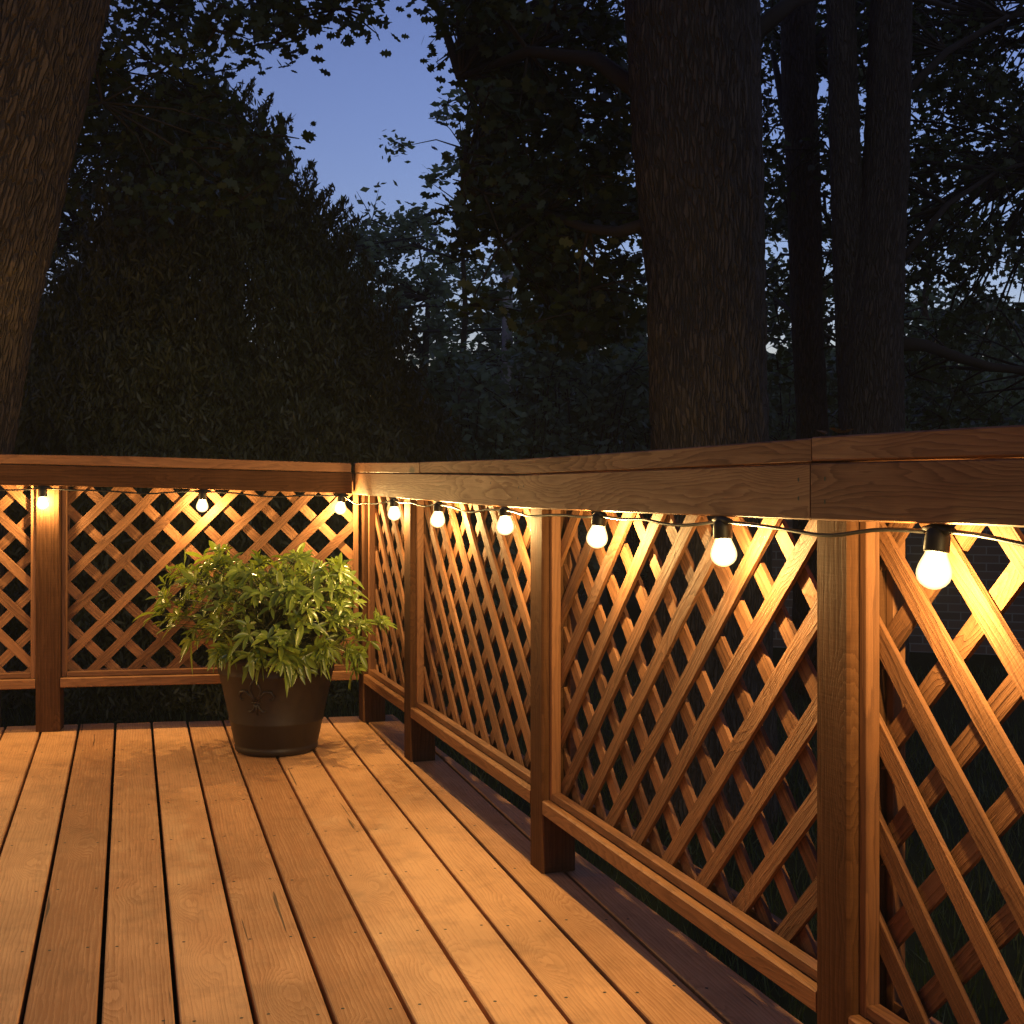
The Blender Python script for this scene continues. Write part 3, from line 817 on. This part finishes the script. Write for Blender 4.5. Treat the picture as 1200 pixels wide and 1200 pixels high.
# ------------------------------------------------------------------ trees
def trunk_mesh(name, path, rad, mat, parent, seg=110, step=0.02, ridge=0.012, seed=0.0, fu=26.0, fz=5.0):
    """trunk with modelled bark ridges; path: list of points, rad: radii"""
    path = [Vector(p) for p in path]
    zs = [p.z for p in path]
    n = max(8, int((zs[-1] - zs[0]) / step))
    V_ = []; F_ = []; UV_ = []
    r0 = max(rad)
    for i in range(n + 1):
        z = zs[0] + (zs[-1] - zs[0]) * i / n
        x = float(np.interp(z, zs, [p.x for p in path])); y = float(np.interp(z, zs, [p.y for p in path])); r_ = float(np.interp(z, zs, rad))
        x += 0.015 * noise.noise(Vector((z * 1.1, seed, 0))); 
        for j in range(seg):
            a = 2 * math.pi * j / seg
            ca, sa = math.cos(a), math.sin(a)
            q_ = Vector((ca * r_ * fu * 0.62, sa * r_ * fu * 0.62, z * fz + seed))
            q_ += noise.noise_vector(q_ * 0.55) * 0.55
            dd, _ = noise.voronoi(q_)
            rdg = min(1.0, (dd[1] - dd[0]) * 2.2)
            lump = noise.noise(Vector((ca * 1.3, sa * 1.3, z * 0.8 + seed))) * 0.05 * r_
            rr = r_ + lump + ridge * (rdg - 0.6) + 0.004 * noise.noise(Vector((ca * r_ * 90, sa * r_ * 90, z * 40)))
            V_.append((x + ca * rr, y + sa * rr, z))
    mb = MB(); mb.v = V_
    for i in range(n):
        for j in range(seg):
            k = (j + 1) % seg
            mb.f.append((i * seg + j, i * seg + k, (i + 1) * seg + k, (i + 1) * seg + j))
            a0, a1 = 6.28 * r0 * j / seg, 6.28 * r0 * (j + 1) / seg
            z0 = zs[0] + (zs[-1] - zs[0]) * i / n; z1 = zs[0] + (zs[-1] - zs[0]) * (i + 1) / n
            mb.uv.extend([(a0, z0), (a1, z0), (a1, z1), (a0, z1)]); mb.rnd.append(0); mb.mat.append(0)
    return mb.build(name, mat, parent, smooth=True)

OAKLEAF = [(0, -0.5), (0.10, -0.32), (0.26, -0.24), (0.15, -0.08), (0.38, 0.06), (0.18, 0.18), (0.24, 0.38), (0.0, 0.5), (-0.24, 0.38), (-0.18, 0.18), (-0.38, 0.06), (-0.15, -0.08), (-0.26, -0.24), (-0.10, -0.32)]
SIMPLE = [(0, -0.5), (0.30, -0.05), (0.12, 0.30), (0.0, 0.5), (-0.25, 0.1)]
SPRAY = [(0, -0.5), (0.09, -0.2), (0.13, 0.1), (0.03, 0.5), (-0.1, 0.15), (-0.08, -0.25)]
def leaves(mb, pts, size, shape, rs, flat=0.4, upright=0.0):
    """one small leaf face at each point"""
    for p in pts:
        s_ = size * rs.uniform(0.65, 1.25)
        d = Vector((rs.gauss(0, 1), rs.gauss(0, 1), rs.gauss(0, 1) * (1 - flat) + upright)).normalized()
        e = d.cross(Vector((rs.gauss(0, 1), rs.gauss(0, 1), rs.gauss(0, 1)))).normalized()
        b = len(mb.v); k = len(shape)
        for x, y in shape: mb.v.append((p[0] + (e.x * x + d.x * y) * s_, p[1] + (e.y * x + d.y * y) * s_, p[2] + (e.z * x + d.z * y) * s_))
        mb.f.append(tuple(range(b, b + k))); mb.uv.extend([(0, 0)] * k); mb.rnd.append(0); mb.mat.append(0)

def crown(parent, limb_mb, clumps, start, size, shape, mat, seed, per=60, flat=0.4, limb_r=0.05, sigma=0.42, name="crown"):
    """clumps: (point, radius). leaves hang around twigs that run from start points to each clump"""
    rs = random.Random(seed); mb = MB()
    for (c, r_) in clumps:
        c = Vector(c)
        st = min(start, key=lambda s_: (Vector(s_) - c).length); st = Vector(st)
        mid = st.lerp(c, 0.5) + Vector((rs.uniform(-.15, .15), rs.uniform(-.15, .15), rs.uniform(0.0, .25))) * (c - st).length * 0.5
        if limb_mb is not None:
            lr = limb_r * min(1, (c - st).length / 2.5) + 0.006
            limb_mb.tube([st, st.lerp(mid, 0.5), mid, mid.lerp(c, 0.6), c], [lr, lr * 0.8, lr * 0.6, lr * 0.4, lr * 0.2], 6)
        ntw = max(3, int(per / 14))
        for k in range(ntw):
            d = Vector((rs.gauss(0, 1), rs.gauss(0, 1), rs.gauss(0, 0.6))).normalized() * r_ * rs.uniform(0.35, 1.0)
            e = c + d
            if limb_mb is not None: limb_mb.tube([c, c + d * 0.5 + Vector((0, 0, 0.03 * r_)), e], [0.010, 0.007, 0.003], 4)
            L = []
            for q_ in range(int(per / ntw)):
                t_ = rs.uniform(0.15, 1.1)
                L.append(c + d * t_ + Vector((rs.gauss(0, 1), rs.gauss(0, 1), rs.gauss(0, 0.7))) * r_ * sigma * 0.6)
            leaves(mb, L, size, shape, rs, flat)
    return mb.build(name, mat, parent)

def fill(rs, n, px0, px1, py0, py1, y0, y1, r0, r1, keep=None):
    out = []
    while len(out) < n:
        px, py = rs.uniform(px0, px1), rs.uniform(py0, py1)
        if keep and not keep(px, py): continue
        Y = rs.uniform(y0, y1)
        out.append((W(px, py, Y), rs.uniform(r0, r1)))
    return out

# big oak behind the right railing
rs = random.Random(5)
Yo = 6.3
oak = thing("oak_tree", (W(832, 550, Yo).x, Yo, GZ), "massive dark oak rising just beyond the long railing, its trunk the thickest of all", "tree")
k_ = Yo / 1530.0
pth = [W(828, 1060, Yo), W(830, 800, Yo), W(832, 520, Yo), W(826, 350, Yo), W(818, 200, Yo), W(812, 60, Yo), W(806, -150, Yo), W(800, -400, Yo)]
trunk_mesh("trunk", pth, [92 * k_, 76 * k_, 68 * k_, 68 * k_, 75 * k_, 78 * k_, 82 * k_, 80 * k_], M_BARK, oak, seg=150, step=0.016, seed=3.0)
lm = MB()
limb = [W(760, 262, Yo), W(725, 272, Yo + .1), W(690, 268, Yo + .5), W(640, 250, Yo + .9), W(590, 235, Yo + 1.3), W(545, 220, Yo + 1.6)]
lm.tube(limb, [0.034, 0.030, 0.026, 0.022, 0.016, 0.010], 8)
limb2 = [W(765, 120, Yo), W(700, 70, Yo + .4), W(620, 60, Yo + .8), W(540, 90, Yo + 1.2)]
lm.tube(limb2, [0.05, 0.04, 0.03, 0.015], 8)
limb3 = [W(860, 60, Yo), W(930, 0, Yo + .4), W(1010, -20, Yo + .8), W(1120, 10, Yo + 1.2)]
lm.tube(limb3, [0.05, 0.04, 0.03, 0.015], 8)
def keepA(px, py):
    if px > 745: return False
    if py < 205: return px > 572 - (205 - py) * 0.25
    if abs(px - 594) < 36 and py > 292: return False
    edge = 548 if py < 300 else 520 + (py - 300) * 0.5
    return px > edge and py < 395
cl = fill(rs, 150, 490, 745, -40, 400, 7.0, 9.3, 0.22, 0.42, keepA)
crown(oak, lm, cl, limb + limb2, 0.085, OAKLEAF, M_OAK, 11, per=58, limb_r=0.03)
lm.build("limb", M_TWIG, oak, smooth=True)

# leaning trunk at the left edge
Yl = 6.0; k_ = Yl / 1530.0
lt = thing("maple_tree", (W(-95, 550, Yl).x, Yl, GZ), "leaning tree trunk with warmly lit bark at the left edge beyond the short railing", "tree")
pth = [W(-112, 1100, Yl), W(-88, 700, Yl), W(-73, 530, Yl), W(-52, 400, Yl), W(-28, 290, Yl), W(-8, 200, Yl), W(28, 50, Yl), W(70, -120, Yl), W(120, -350, Yl)]
trunk_mesh("trunk", pth, [96 * k_, 86 * k_, 84 * k_, 83 * k_, 82 * k_, 82 * k_, 84 * k_, 84 * k_, 80 * k_], M_BARKL, lt, seg=150, step=0.016, seed=9.0, ridge=0.010)
lm = MB()
limb = [W(60, 40, Yl), W(130, -30, Yl + .8), W(220, -50, Yl + 1.6), W(330, -30, Yl + 2.4)]
lm.tube(limb, [0.10, 0.08, 0.06, 0.03], 8)
def keepB(px, py): return py < 245 - max(0, px - 300) * 2.0 and (px < 308 or py < 50)
cl = fill(rs, 95, 40, 430, -90, 245, 7.2, 9.5, 0.25, 0.45, keepB)
crown(lt, lm, cl, limb + [W(120, 120, Yl + 1.2), W(180, 170, Yl + 2), W(250, 130, Yl + 2.2)], 0.085, OAKLEAF, M_OAK, 12, per=60, limb_r=0.010)
lm.build("limb", M_TWIG, lt, smooth=True)

# slim trunk and forked trunk, right
Ys = 10.0; k_ = Ys / 1530.0
st_ = thing("slim_tree", (W(948, 550, Ys).x, Ys, GZ), "slimmer straight trunk standing between the massive oak and the forked tree", "tree")
pth = [W(952, 820, Ys), W(950, 500, Ys), W(946, 350, Ys), W(940, 200, Ys), W(934, 0, Ys), W(928, -200, Ys)]
trunk_mesh("trunk", pth, [24 * k_, 18.5 * k_, 18.5 * k_, 20 * k_, 20 * k_, 18 * k_], M_BARK, st_, seg=70, step=0.03, seed=14.0, ridge=0.008)
lm = MB(); limb = [W(936, 120, Ys), W(905, 60, Ys + .5), W(900, 200, Ys + .6)]
lm.tube([W(936, 180, Ys), W(920, 130, Ys + .3), W(905, 60, Ys + .5)], [0.05, 0.04, 0.02], 6)
cl = fill(rs, 48, 885, 1005, -40, 470, 11, 13, 0.2, 0.35)
crown(st_, lm, cl, [W(948, y, Ys) for y in (60, 140, 220, 300, 380)], 0.085, OAKLEAF, M_OAK, 13, per=50, limb_r=0.02)
lm.build("limb", M_TWIG, st_, smooth=True)

Yf = 9.2; k_ = Yf / 1530.0
ft = thing("forked_tree", (W(1020, 550, Yf).x, Yf, GZ), "dark tree with forked trunk beyond the long railing, a low bough drooping beside it", "tree")
trunk_mesh("trunk", [W(1020, 850, Yf), W(1020, 500, Yf), W(1022, 400, Yf), W(1028, 300, Yf), W(1038, 200, Yf), W(1044, 50, Yf), W(1052, -200, Yf)],
           [46 * k_, 38 * k_, 36 * k_, 31 * k_, 27 * k_, 25 * k_, 22 * k_], M_BARK, ft, seg=100, step=0.025, seed=20.0, ridge=0.009)
f2 = trunk_mesh("trunk", [W(1012, 560, Yf + .05), W(1006, 420, Yf + .05), W(998, 300, Yf + .05), W(992, 200, Yf + .05), W(986, 50, Yf + .05), W(975, -200, Yf + .1)],
           [26 * k_, 26 * k_, 22 * k_, 18.5 * k_, 17 * k_, 15 * k_], M_BARK, ft, seg=80, step=0.025, seed=27.0, ridge=0.008)
lm = MB()
bough = [W(1050, 402, Yf), W(1085, 405, Yf + .1), W(1120, 418, Yf + .2), W(1160, 430, Yf + .3), W(1215, 436, Yf + .4), W(1270, 450, Yf + .5)]
lm.tube(bough, [0.055, 0.045, 0.040, 0.034, 0.026, 0.018], 8)
up = [W(1060, 300, Yf), W(1110, 240, Yf + .4), W(1170, 200, Yf + .8), W(1240, 180, Yf + 1.2)]
lm.tube(up, [0.028, 0.022, 0.016, 0.010], 8)
up2 = [W(1050, 120, Yf), W(1110, 60, Yf + .4), W(1180, 20, Yf + .8), W(1280, 0, Yf + 1.2)]
lm.tube(up2, [0.035, 0.028, 0.02, 0.012], 8)
def keepC(px, py):
    if px < 1062: return py < 90 or rs.random() < 0.35
    if py > 330 and px > 1130: return rs.random() < 0.35
    return True
cl = fill(rs, 250, 900, 1290, -50, 500, 9.8, 13.5, 0.28, 0.5, keepC)
crown(ft, lm, cl, bough + up + up2, 0.085, OAKLEAF, M_OAK, 15, per=62, limb_r=0.014)
lm.build("limb", M_TWIG, ft, smooth=True)

# broad cedar behind the left railing
Yc = 10.5; kc = Yc / 1530.0
ccx = W(258, 550, Yc).x
cedar = thing("cedar_tree", (ccx, Yc, GZ), "broad dense cone-shaped cedar behind the short railing, almost black", "tree")
m = MB(); m.tube([(ccx, Yc, GZ), (ccx + .03, Yc, 1.2), (ccx, Yc, 3.0)], [0.14, 0.10, 0.03], 10); m.build("trunk", M_TWIG, cedar, smooth=True)
fb = MB(); rs = random.Random(31)
prz = [(GZ, 1.75), (W(0, 600, Yc).z, 1.80), (W(0, 530, Yc).z, 250 * kc), (W(0, 470, Yc).z, 226 * kc), (W(0, 400, Yc).z, 192 * kc), (W(0, 350, Yc).z, 164 * kc), (W(0, 240, Yc).z, 84 * kc), (W(0, 190, Yc).z, 44 * kc), (W(0, 150, Yc).z, 10 * kc)]
zz_ = [a for a, b in prz]; rr_ = [b for a, b in prz]
P = []
for i in range(330000):
    z = rs.uniform(zz_[0], zz_[-1]); 
    if rs.random() > float(np.interp(z, zz_, rr_)) / 1.8 + 0.10: continue
    a = rs.uniform(0, 6.283)
    if math.sin(a) > 0.35 and rs.random() < 0.6: continue
    r_ = float(np.interp(z, zz_, rr_))
    bumpy = 1 + 0.22 * noise.noise(Vector((math.cos(a) * 2.6, math.sin(a) * 2.6, z * 1.7))) + 0.17 * noise.noise(Vector((math.cos(a) * 7, math.sin(a) * 7, z * 4.2))) + 0.07 * noise.noise(Vector((math.cos(a) * 20, math.sin(a) * 20, z * 12)))
    r_ = r_ * bumpy * (1 - 0.36 * rs.random() ** 1.6) + rs.gauss(0, 0.03)
    P.append((ccx + r_ * math.cos(a), Yc + r_ * math.sin(a), z))
leaves(fb, P, 0.08, SPRAY, rs, 0.2, upright=1.4)
P = []
for i in range(620):
    z = zz_[1] + (zz_[-1] - zz_[1]) * (rs.random() ** 1.25)
    if i > 540: z = rs.uniform(zz_[-4], zz_[-1])
    a = rs.uniform(math.pi * 0.85, math.pi * 2.15); r_ = float(np.interp(z, zz_, rr_)) * rs.uniform(0.80, 0.99)
    base = Vector((ccx + r_ * math.cos(a), Yc + r_ * math.sin(a), z))
    d = Vector((math.cos(a) * rs.uniform(0.25, 0.8), math.sin(a) * 0.5, rs.uniform(0.7, 1.2))).normalized()
    L = rs.uniform(0.22, 0.52)
    for k in range(int(240 * L)):
        t_ = rs.random(); w_ = 0.10 * (1 - t_) + 0.015
        P.append(base + d * (L * t_) + Vector((rs.gauss(0, 1), rs.gauss(0, 1), rs.gauss(0, .6))) * w_ * 0.6)
leaves(fb, P, 0.07, SPRAY, rs, 0.2, upright=1.8)
fb.build("crown", M_CEDAR, cedar)

# trees farther away, each with its own crown
def far_tree(name, label, cx, top, base_w, Y, seed, n, per, size, mat=M_FAR, keep=None, cat="tree", low=560, trunk=True, loose=0.0, r0=.35, r1=.7, tx=None, tr=1.0):
    rs = random.Random(seed)
    root = thing(name, (W(cx, 550, Y).x, Y, GZ), label, cat, "trees beyond the deck")
    k = Y / 1530.0
    lm = MB()
    zt = W(0, top, Y).z
    x0 = W(tx if tx else cx, 550, Y).x
    ps = [Vector((x0 + 0.1 * noise.noise(Vector((i * .7, seed, 0))) * i, Y, GZ + (zt - GZ) * i / 6 * 0.92)) for i in range(7)]
    if trunk: lm.tube(ps, [q * tr for q in (0.16, 0.14, 0.12, 0.10, 0.08, 0.05, 0.02)], 8)
    cl = []
    tries = 0
    while len(cl) < n and tries < n * 40:
        tries += 1
        t_ = rs.random(); py = top + (low - top) * t_
        env = math.sin(math.pi * min(1, 0.18 + 0.75 * t_)) ** 0.7
        wv = base_w * env * (1 + 0.3 * noise.noise(Vector((t_ * 5, seed * 1.7, 0))))
        px = cx + rs.uniform(-1, 1) * wv
        if keep and not keep(px, py): continue
        Yv = Y + rs.uniform(-1, 1) * base_w * k * 0.7
        cl.append((W(px, py, Yv), rs.uniform(r0, r1)))
    crown(root, lm, cl, ps[2:], size, SIMPLE, mat, seed + 1, per=per, limb_r=0.05)
    lm.build("trunk", M_TWIG, root, smooth=True)
    return root
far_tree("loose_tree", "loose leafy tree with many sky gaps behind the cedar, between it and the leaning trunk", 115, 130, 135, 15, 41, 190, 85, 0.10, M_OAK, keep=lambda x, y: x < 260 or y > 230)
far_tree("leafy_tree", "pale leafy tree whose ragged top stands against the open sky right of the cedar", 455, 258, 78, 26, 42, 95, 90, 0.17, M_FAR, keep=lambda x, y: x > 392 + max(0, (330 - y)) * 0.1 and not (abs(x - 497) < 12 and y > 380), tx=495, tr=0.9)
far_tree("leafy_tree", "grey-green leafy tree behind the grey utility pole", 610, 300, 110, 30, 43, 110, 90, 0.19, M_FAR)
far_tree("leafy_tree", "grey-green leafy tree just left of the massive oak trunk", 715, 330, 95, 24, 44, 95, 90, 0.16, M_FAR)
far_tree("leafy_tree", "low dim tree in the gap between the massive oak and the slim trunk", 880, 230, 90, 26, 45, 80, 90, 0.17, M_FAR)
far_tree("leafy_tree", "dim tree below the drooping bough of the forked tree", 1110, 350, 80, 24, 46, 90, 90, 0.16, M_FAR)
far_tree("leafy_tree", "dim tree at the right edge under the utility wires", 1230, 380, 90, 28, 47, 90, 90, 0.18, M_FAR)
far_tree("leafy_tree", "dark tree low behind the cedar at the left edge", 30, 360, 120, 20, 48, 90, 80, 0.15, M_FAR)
def birch(cx, Y, label, seed, lean):
    root = thing("slender_tree", (W(cx, 550, Y).x, Y, GZ), label, "tree", "slender trees in the wood")
    x0 = W(cx, 550, Y).x; rs = random.Random(seed)
    ps = [Vector((x0 + lean * i * 0.18 + 0.12 * noise.noise(Vector((i * .9, seed, 0))), Y, GZ + i * 0.75)) for i in range(9)]
    m = MB(); m.tube(ps, [0.06, 0.057, 0.053, 0.05, 0.046, 0.04, 0.03, 0.02, 0.01], 8); m.build("trunk", M_TWIG if seed == 72 else M_BARKL, root, smooth=True)
    lm = MB()
    cl = [(ps[rs.randint(4, 8)] + Vector((rs.gauss(0, .7), rs.gauss(0, .5), rs.uniform(-.2, .9))), rs.uniform(.25, .5)) for i in range(22)]
    crown(root, lm, cl, ps[4:], 0.12, SIMPLE, M_FAR, seed + 1, per=55, limb_r=0.02)
    lm.build("limb", M_TWIG, root, smooth=True)
birch(540, 17.5, "slender greyish trunk left of the grey utility pole", 71, 0.02)
birch(668, 17, "slender dark trunk between the grey utility pole and the massive oak", 72, -0.02)
birch(1090, 16.5, "slender greyish trunk right of the forked tree, below its low bough", 73, -0.03)
# undergrowth closing the view along the ground
def shrub(name, label, x0, x1, top, Y, seed, n=110, per=90):
    rs = random.Random(seed)
    root = thing(name, (W((x0 + x1) / 2, 550, Y).x, Y, GZ), label, "shrub", "shrubs beyond the deck")
    lm = MB(); cl = []
    for i in range(n):
        px = rs.uniform(x0, x1); tt = top + 85 * noise.noise(Vector((px * 0.018, seed, 0))) + 25 * noise.noise(Vector((px * 0.07, seed, 3)))
        py = rs.uniform(tt, 550 + 1530 * 1.5 / Y)
        cl.append((W(px, py, Y + rs.uniform(-.8, .8)), rs.uniform(0.25, 0.5)))
    st = [Vector((W(x0 + (x1 - x0) * i / 5, 550, Y).x, Y, GZ)) for i in range(6)]
    crown(root, lm, cl, st, 0.12, SIMPLE, M_FAR, seed + 1, per=per, limb_r=0.02, name="foliage")
    lm.build("stem", M_TWIG, root, smooth=True)
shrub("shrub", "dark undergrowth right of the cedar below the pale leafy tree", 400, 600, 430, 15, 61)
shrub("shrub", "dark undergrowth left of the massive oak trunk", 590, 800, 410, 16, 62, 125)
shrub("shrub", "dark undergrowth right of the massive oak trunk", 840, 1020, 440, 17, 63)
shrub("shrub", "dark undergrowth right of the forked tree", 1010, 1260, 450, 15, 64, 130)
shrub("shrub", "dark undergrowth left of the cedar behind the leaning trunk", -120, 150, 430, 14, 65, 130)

# the wood that closes the view far off
rs = random.Random(90); tb = MB(); P = []
for i in range(26000):
    px = rs.uniform(-260, 1460); top = 425 + 32 * noise.noise(Vector((px * 0.012, 4.4, 0))) + 14 * noise.noise(Vector((px * 0.05, 1.4, 0)))
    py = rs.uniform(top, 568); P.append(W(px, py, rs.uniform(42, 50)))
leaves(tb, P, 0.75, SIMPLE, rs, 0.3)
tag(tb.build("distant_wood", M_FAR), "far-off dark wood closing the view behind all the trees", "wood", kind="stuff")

# ------------------------------------------------------------------ utility poles and wires
def upole(px, Y, top, label, r_, col):
    root = thing("utility_pole", (W(px, 550, Y).x, Y, GZ), label, "utility pole", "utility poles")
    x = W(px, 0, Y).x; zt = W(0, top, Y).z
    m = MB(); m.tube([(x, Y, GZ), (x + .02, Y, 2), (x + .03, Y, zt)], [r_ * 1.1, r_, r_ * .9], 14); m.build("pole", col, root, smooth=True)
    m = MB(); m.beam([(x - .9, Y - r_ - .05, zt - .4), (x + .9, Y - r_ - .05, zt - .4)], ZV, .1, Vector((0, 1, 0)), .08, .004); m.build("crossarm", M_POLE, root)
    for s_ in (-.8, 0.0, .8):
        m = MB(); lathe(m, [(0, 0), (.03, 0), (.045, .03), (.03, .06), (.045, .09), (.02, .12), (0, .12)], Matrix.Identity(3), 10, off=Vector((x + s_, Y - r_ - .05, zt - .35))); m.build("insulator", M_RUBBER, root, smooth=True)
    return x, Y, zt
upole(593, 24, 205, "grey weathered utility pole standing among the far trees left of the massive oak", 0.105, M_POLE)
for (pp_, lab) in (([(330, 301), (378, 294), (400, 291), (497, 277)], "thin overhead wire crossing the open sky"),
            ([(330, 373), (426, 365), (497, 358), (593, 362), (760, 380)], "thick overhead wire running right from the cedar to the grey pole"),
            ([(330, 397), (435, 391), (497, 388), (593, 386), (760, 388)], "lower overhead wire running parallel below the thick one"),
            ([(900, 356), (1075, 355), (1200, 355), (1330, 353)], "overhead wire against the sky gap at the right edge"),
            ([(900, 388), (1075, 383), (1200, 380), (1330, 376)], "lower overhead wire at the right edge")):
    m = MB(); ptsw = [W(x, y, 24.6) for x, y in pp_]
    fine_ = []
    for i in range(len(ptsw) - 1):
        for k in range(6): fine_.append(ptsw[i].lerp(ptsw[i + 1], k / 6))
    fine_.append(ptsw[-1])
    m.tube(fine_, 0.016 if "thick" not in lab else 0.03, 6)
    tag(m.build("utility_wire", M_RUBBER, None, smooth=True, origin=ptsw[0]), lab, "wire", "overhead wires")

# ------------------------------------------------------------------ low brick wall far beyond the right railing
bw = MB(); A = Vector((2.2, 12.5, 0)); B = Vector((9.5, 10.5, 0)); d_ = (B - A).normalized(); n_ = Vector((d_.y, -d_.x, 0))
L_ = (B - A).length
def bq(a, t, z): return A + d_ * a + n_ * t + ZV * z
zb, zt = GZ - 0.05, 0.95
bw.face([bq(0, .1, zb), bq(L_, .1, zb), bq(L_, .1, zt), bq(0, .1, zt)], [(0, zb), (L_, zb), (L_, zt), (0, zt)])
bw.face([bq(L_, -.1, zb), bq(0, -.1, zb), bq(0, -.1, zt), bq(L_, -.1, zt)], [(0, zb), (L_, zb), (L_, zt), (0, zt)])
bw.face([bq(0, -.1, zb), bq(0, .1, zb), bq(0, .1, zt), bq(0, -.1, zt)], [(0, zb), (.2, zb), (.2, zt), (0, zt)])
bw.face([bq(L_, .1, zb), bq(L_, -.1, zb), bq(L_, -.1, zt), bq(L_, .1, zt)], [(0, zb), (.2, zb), (.2, zt), (0, zt)])
bwr = thing("garden_wall", A, "low dark brick garden wall glimpsed through the lattice beyond the long railing", "wall")
bw.build("wall_face", M_BRICK, bwr)
m = MB(); m.beam([bq(-.03, 0, zt + .031), bq(L_ + .03, 0, zt + .031)], n_, 0.26, ZV, 0.06, 0.004); m.build("coping", M_POLE, bwr)

# ------------------------------------------------------------------ grass below the deck
gb = MB(); rs = random.Random(77)
for i in range(26000):
    px = rs.uniform(-80, 1280); Y = rs.uniform(3.2, 11)
    x = (px - 600) / 1530 * Y
    pv = Vector((x, Y))
    if (pv - oL).dot(nL) > -0.02 and (pv - oR).dot(nR) > -0.02: continue
    z = GZ + 0.12 * noise.noise(Vector((x * 0.2, Y * 0.2, 0))) - 0.01
    h = rs.uniform(0.05, 0.12); a = rs.uniform(0, 3.14); w = 0.004
    lx, ly = rs.gauss(0, .03), rs.gauss(0, .03)
    gb.face([(x - w * math.cos(a), Y - w * math.sin(a), z), (x + w * math.cos(a), Y + w * math.sin(a), z), (x + lx, Y + ly, z + h)])
tag(gb.build("grass", M_GRASS), "short dark grass growing on the lawn around the deck", "grass", kind="stuff")

# ------------------------------------------------------------------ a few dry leaves on the rail cap and on the deck
def dry_leaf(loc, size, rz, label):
    m = MB(); r_ = random.Random(int(rz * 100))
    ctr = Vector(loc)
    idx = []
    pts = []
    for x, y in OAKLEAF:
        X = (x * math.cos(rz) - y * math.sin(rz)) * size; Y_ = (x * math.sin(rz) + y * math.cos(rz)) * size
        pts.append(ctr + Vector((X, Y_, 0.004 + abs(x) * 0.5 * size * 0.5 + (y + 0.5) * 0.25 * size)))
    mid = [ctr + Vector((0, 0, 0.003))]
    for i in range(len(pts)): m.face([ctr + Vector((0, 0, 0.004)), pts[i], pts[(i + 1) % len(pts)]])
    tag(m.build("dry_leaf", M_DRY, None, origin=ctr), label, "leaf", "dry leaves on the railing cap")
for (x, s_, rz, lb_) in ((959, .022, 0.4, "leftmost small dry leaf on the cap of the long railing, below the slim trunk"), (976, .028, 2.0, "middle dry leaf on the cap of the long railing, below the forked tree"), (988, .020, 4.1, "rightmost small dry leaf on the cap of the long railing")):
    u = FR.hit(x, HZ, 0.03)[0]; q_ = FR.P(u, 0.022, f_ct(u) + 0.0015)
    dry_leaf(q_, s_, rz, lb_)

# ------------------------------------------------------------------ evening haze between the trees
hz = MB(); x0, x1, y0, y1, z0, z1 = -62, 62, -22, 122, GZ - 1.2, 26
c8 = [Vector((x, y, z)) for z in (z0, z1) for y in (y0, y1) for x in (x0, x1)]
for f_ in ((0, 2, 3, 1), (4, 5, 7, 6), (0, 1, 5, 4), (2, 6, 7, 3), (0, 4, 6, 2), (1, 3, 7, 5)): hz.face([c8[i] for i in f_])
mh = bpy.data.materials.new("evening_haze"); mh.use_nodes = True
th = mh.node_tree; th.nodes.remove(th.nodes["Principled BSDF"])
pv_ = th.nodes.new("ShaderNodeVolumePrincipled"); pv_.inputs["Density"].default_value = 0.0018; pv_.inputs["Color"].default_value = (0.85, 0.9, 1.0, 1)
th.links.new(pv_.outputs[0], th.nodes["Material Output"].inputs["Volume"])
tag(hz.build("haze", mh), "thin blue evening haze hanging between the trees", "haze", kind="stuff")
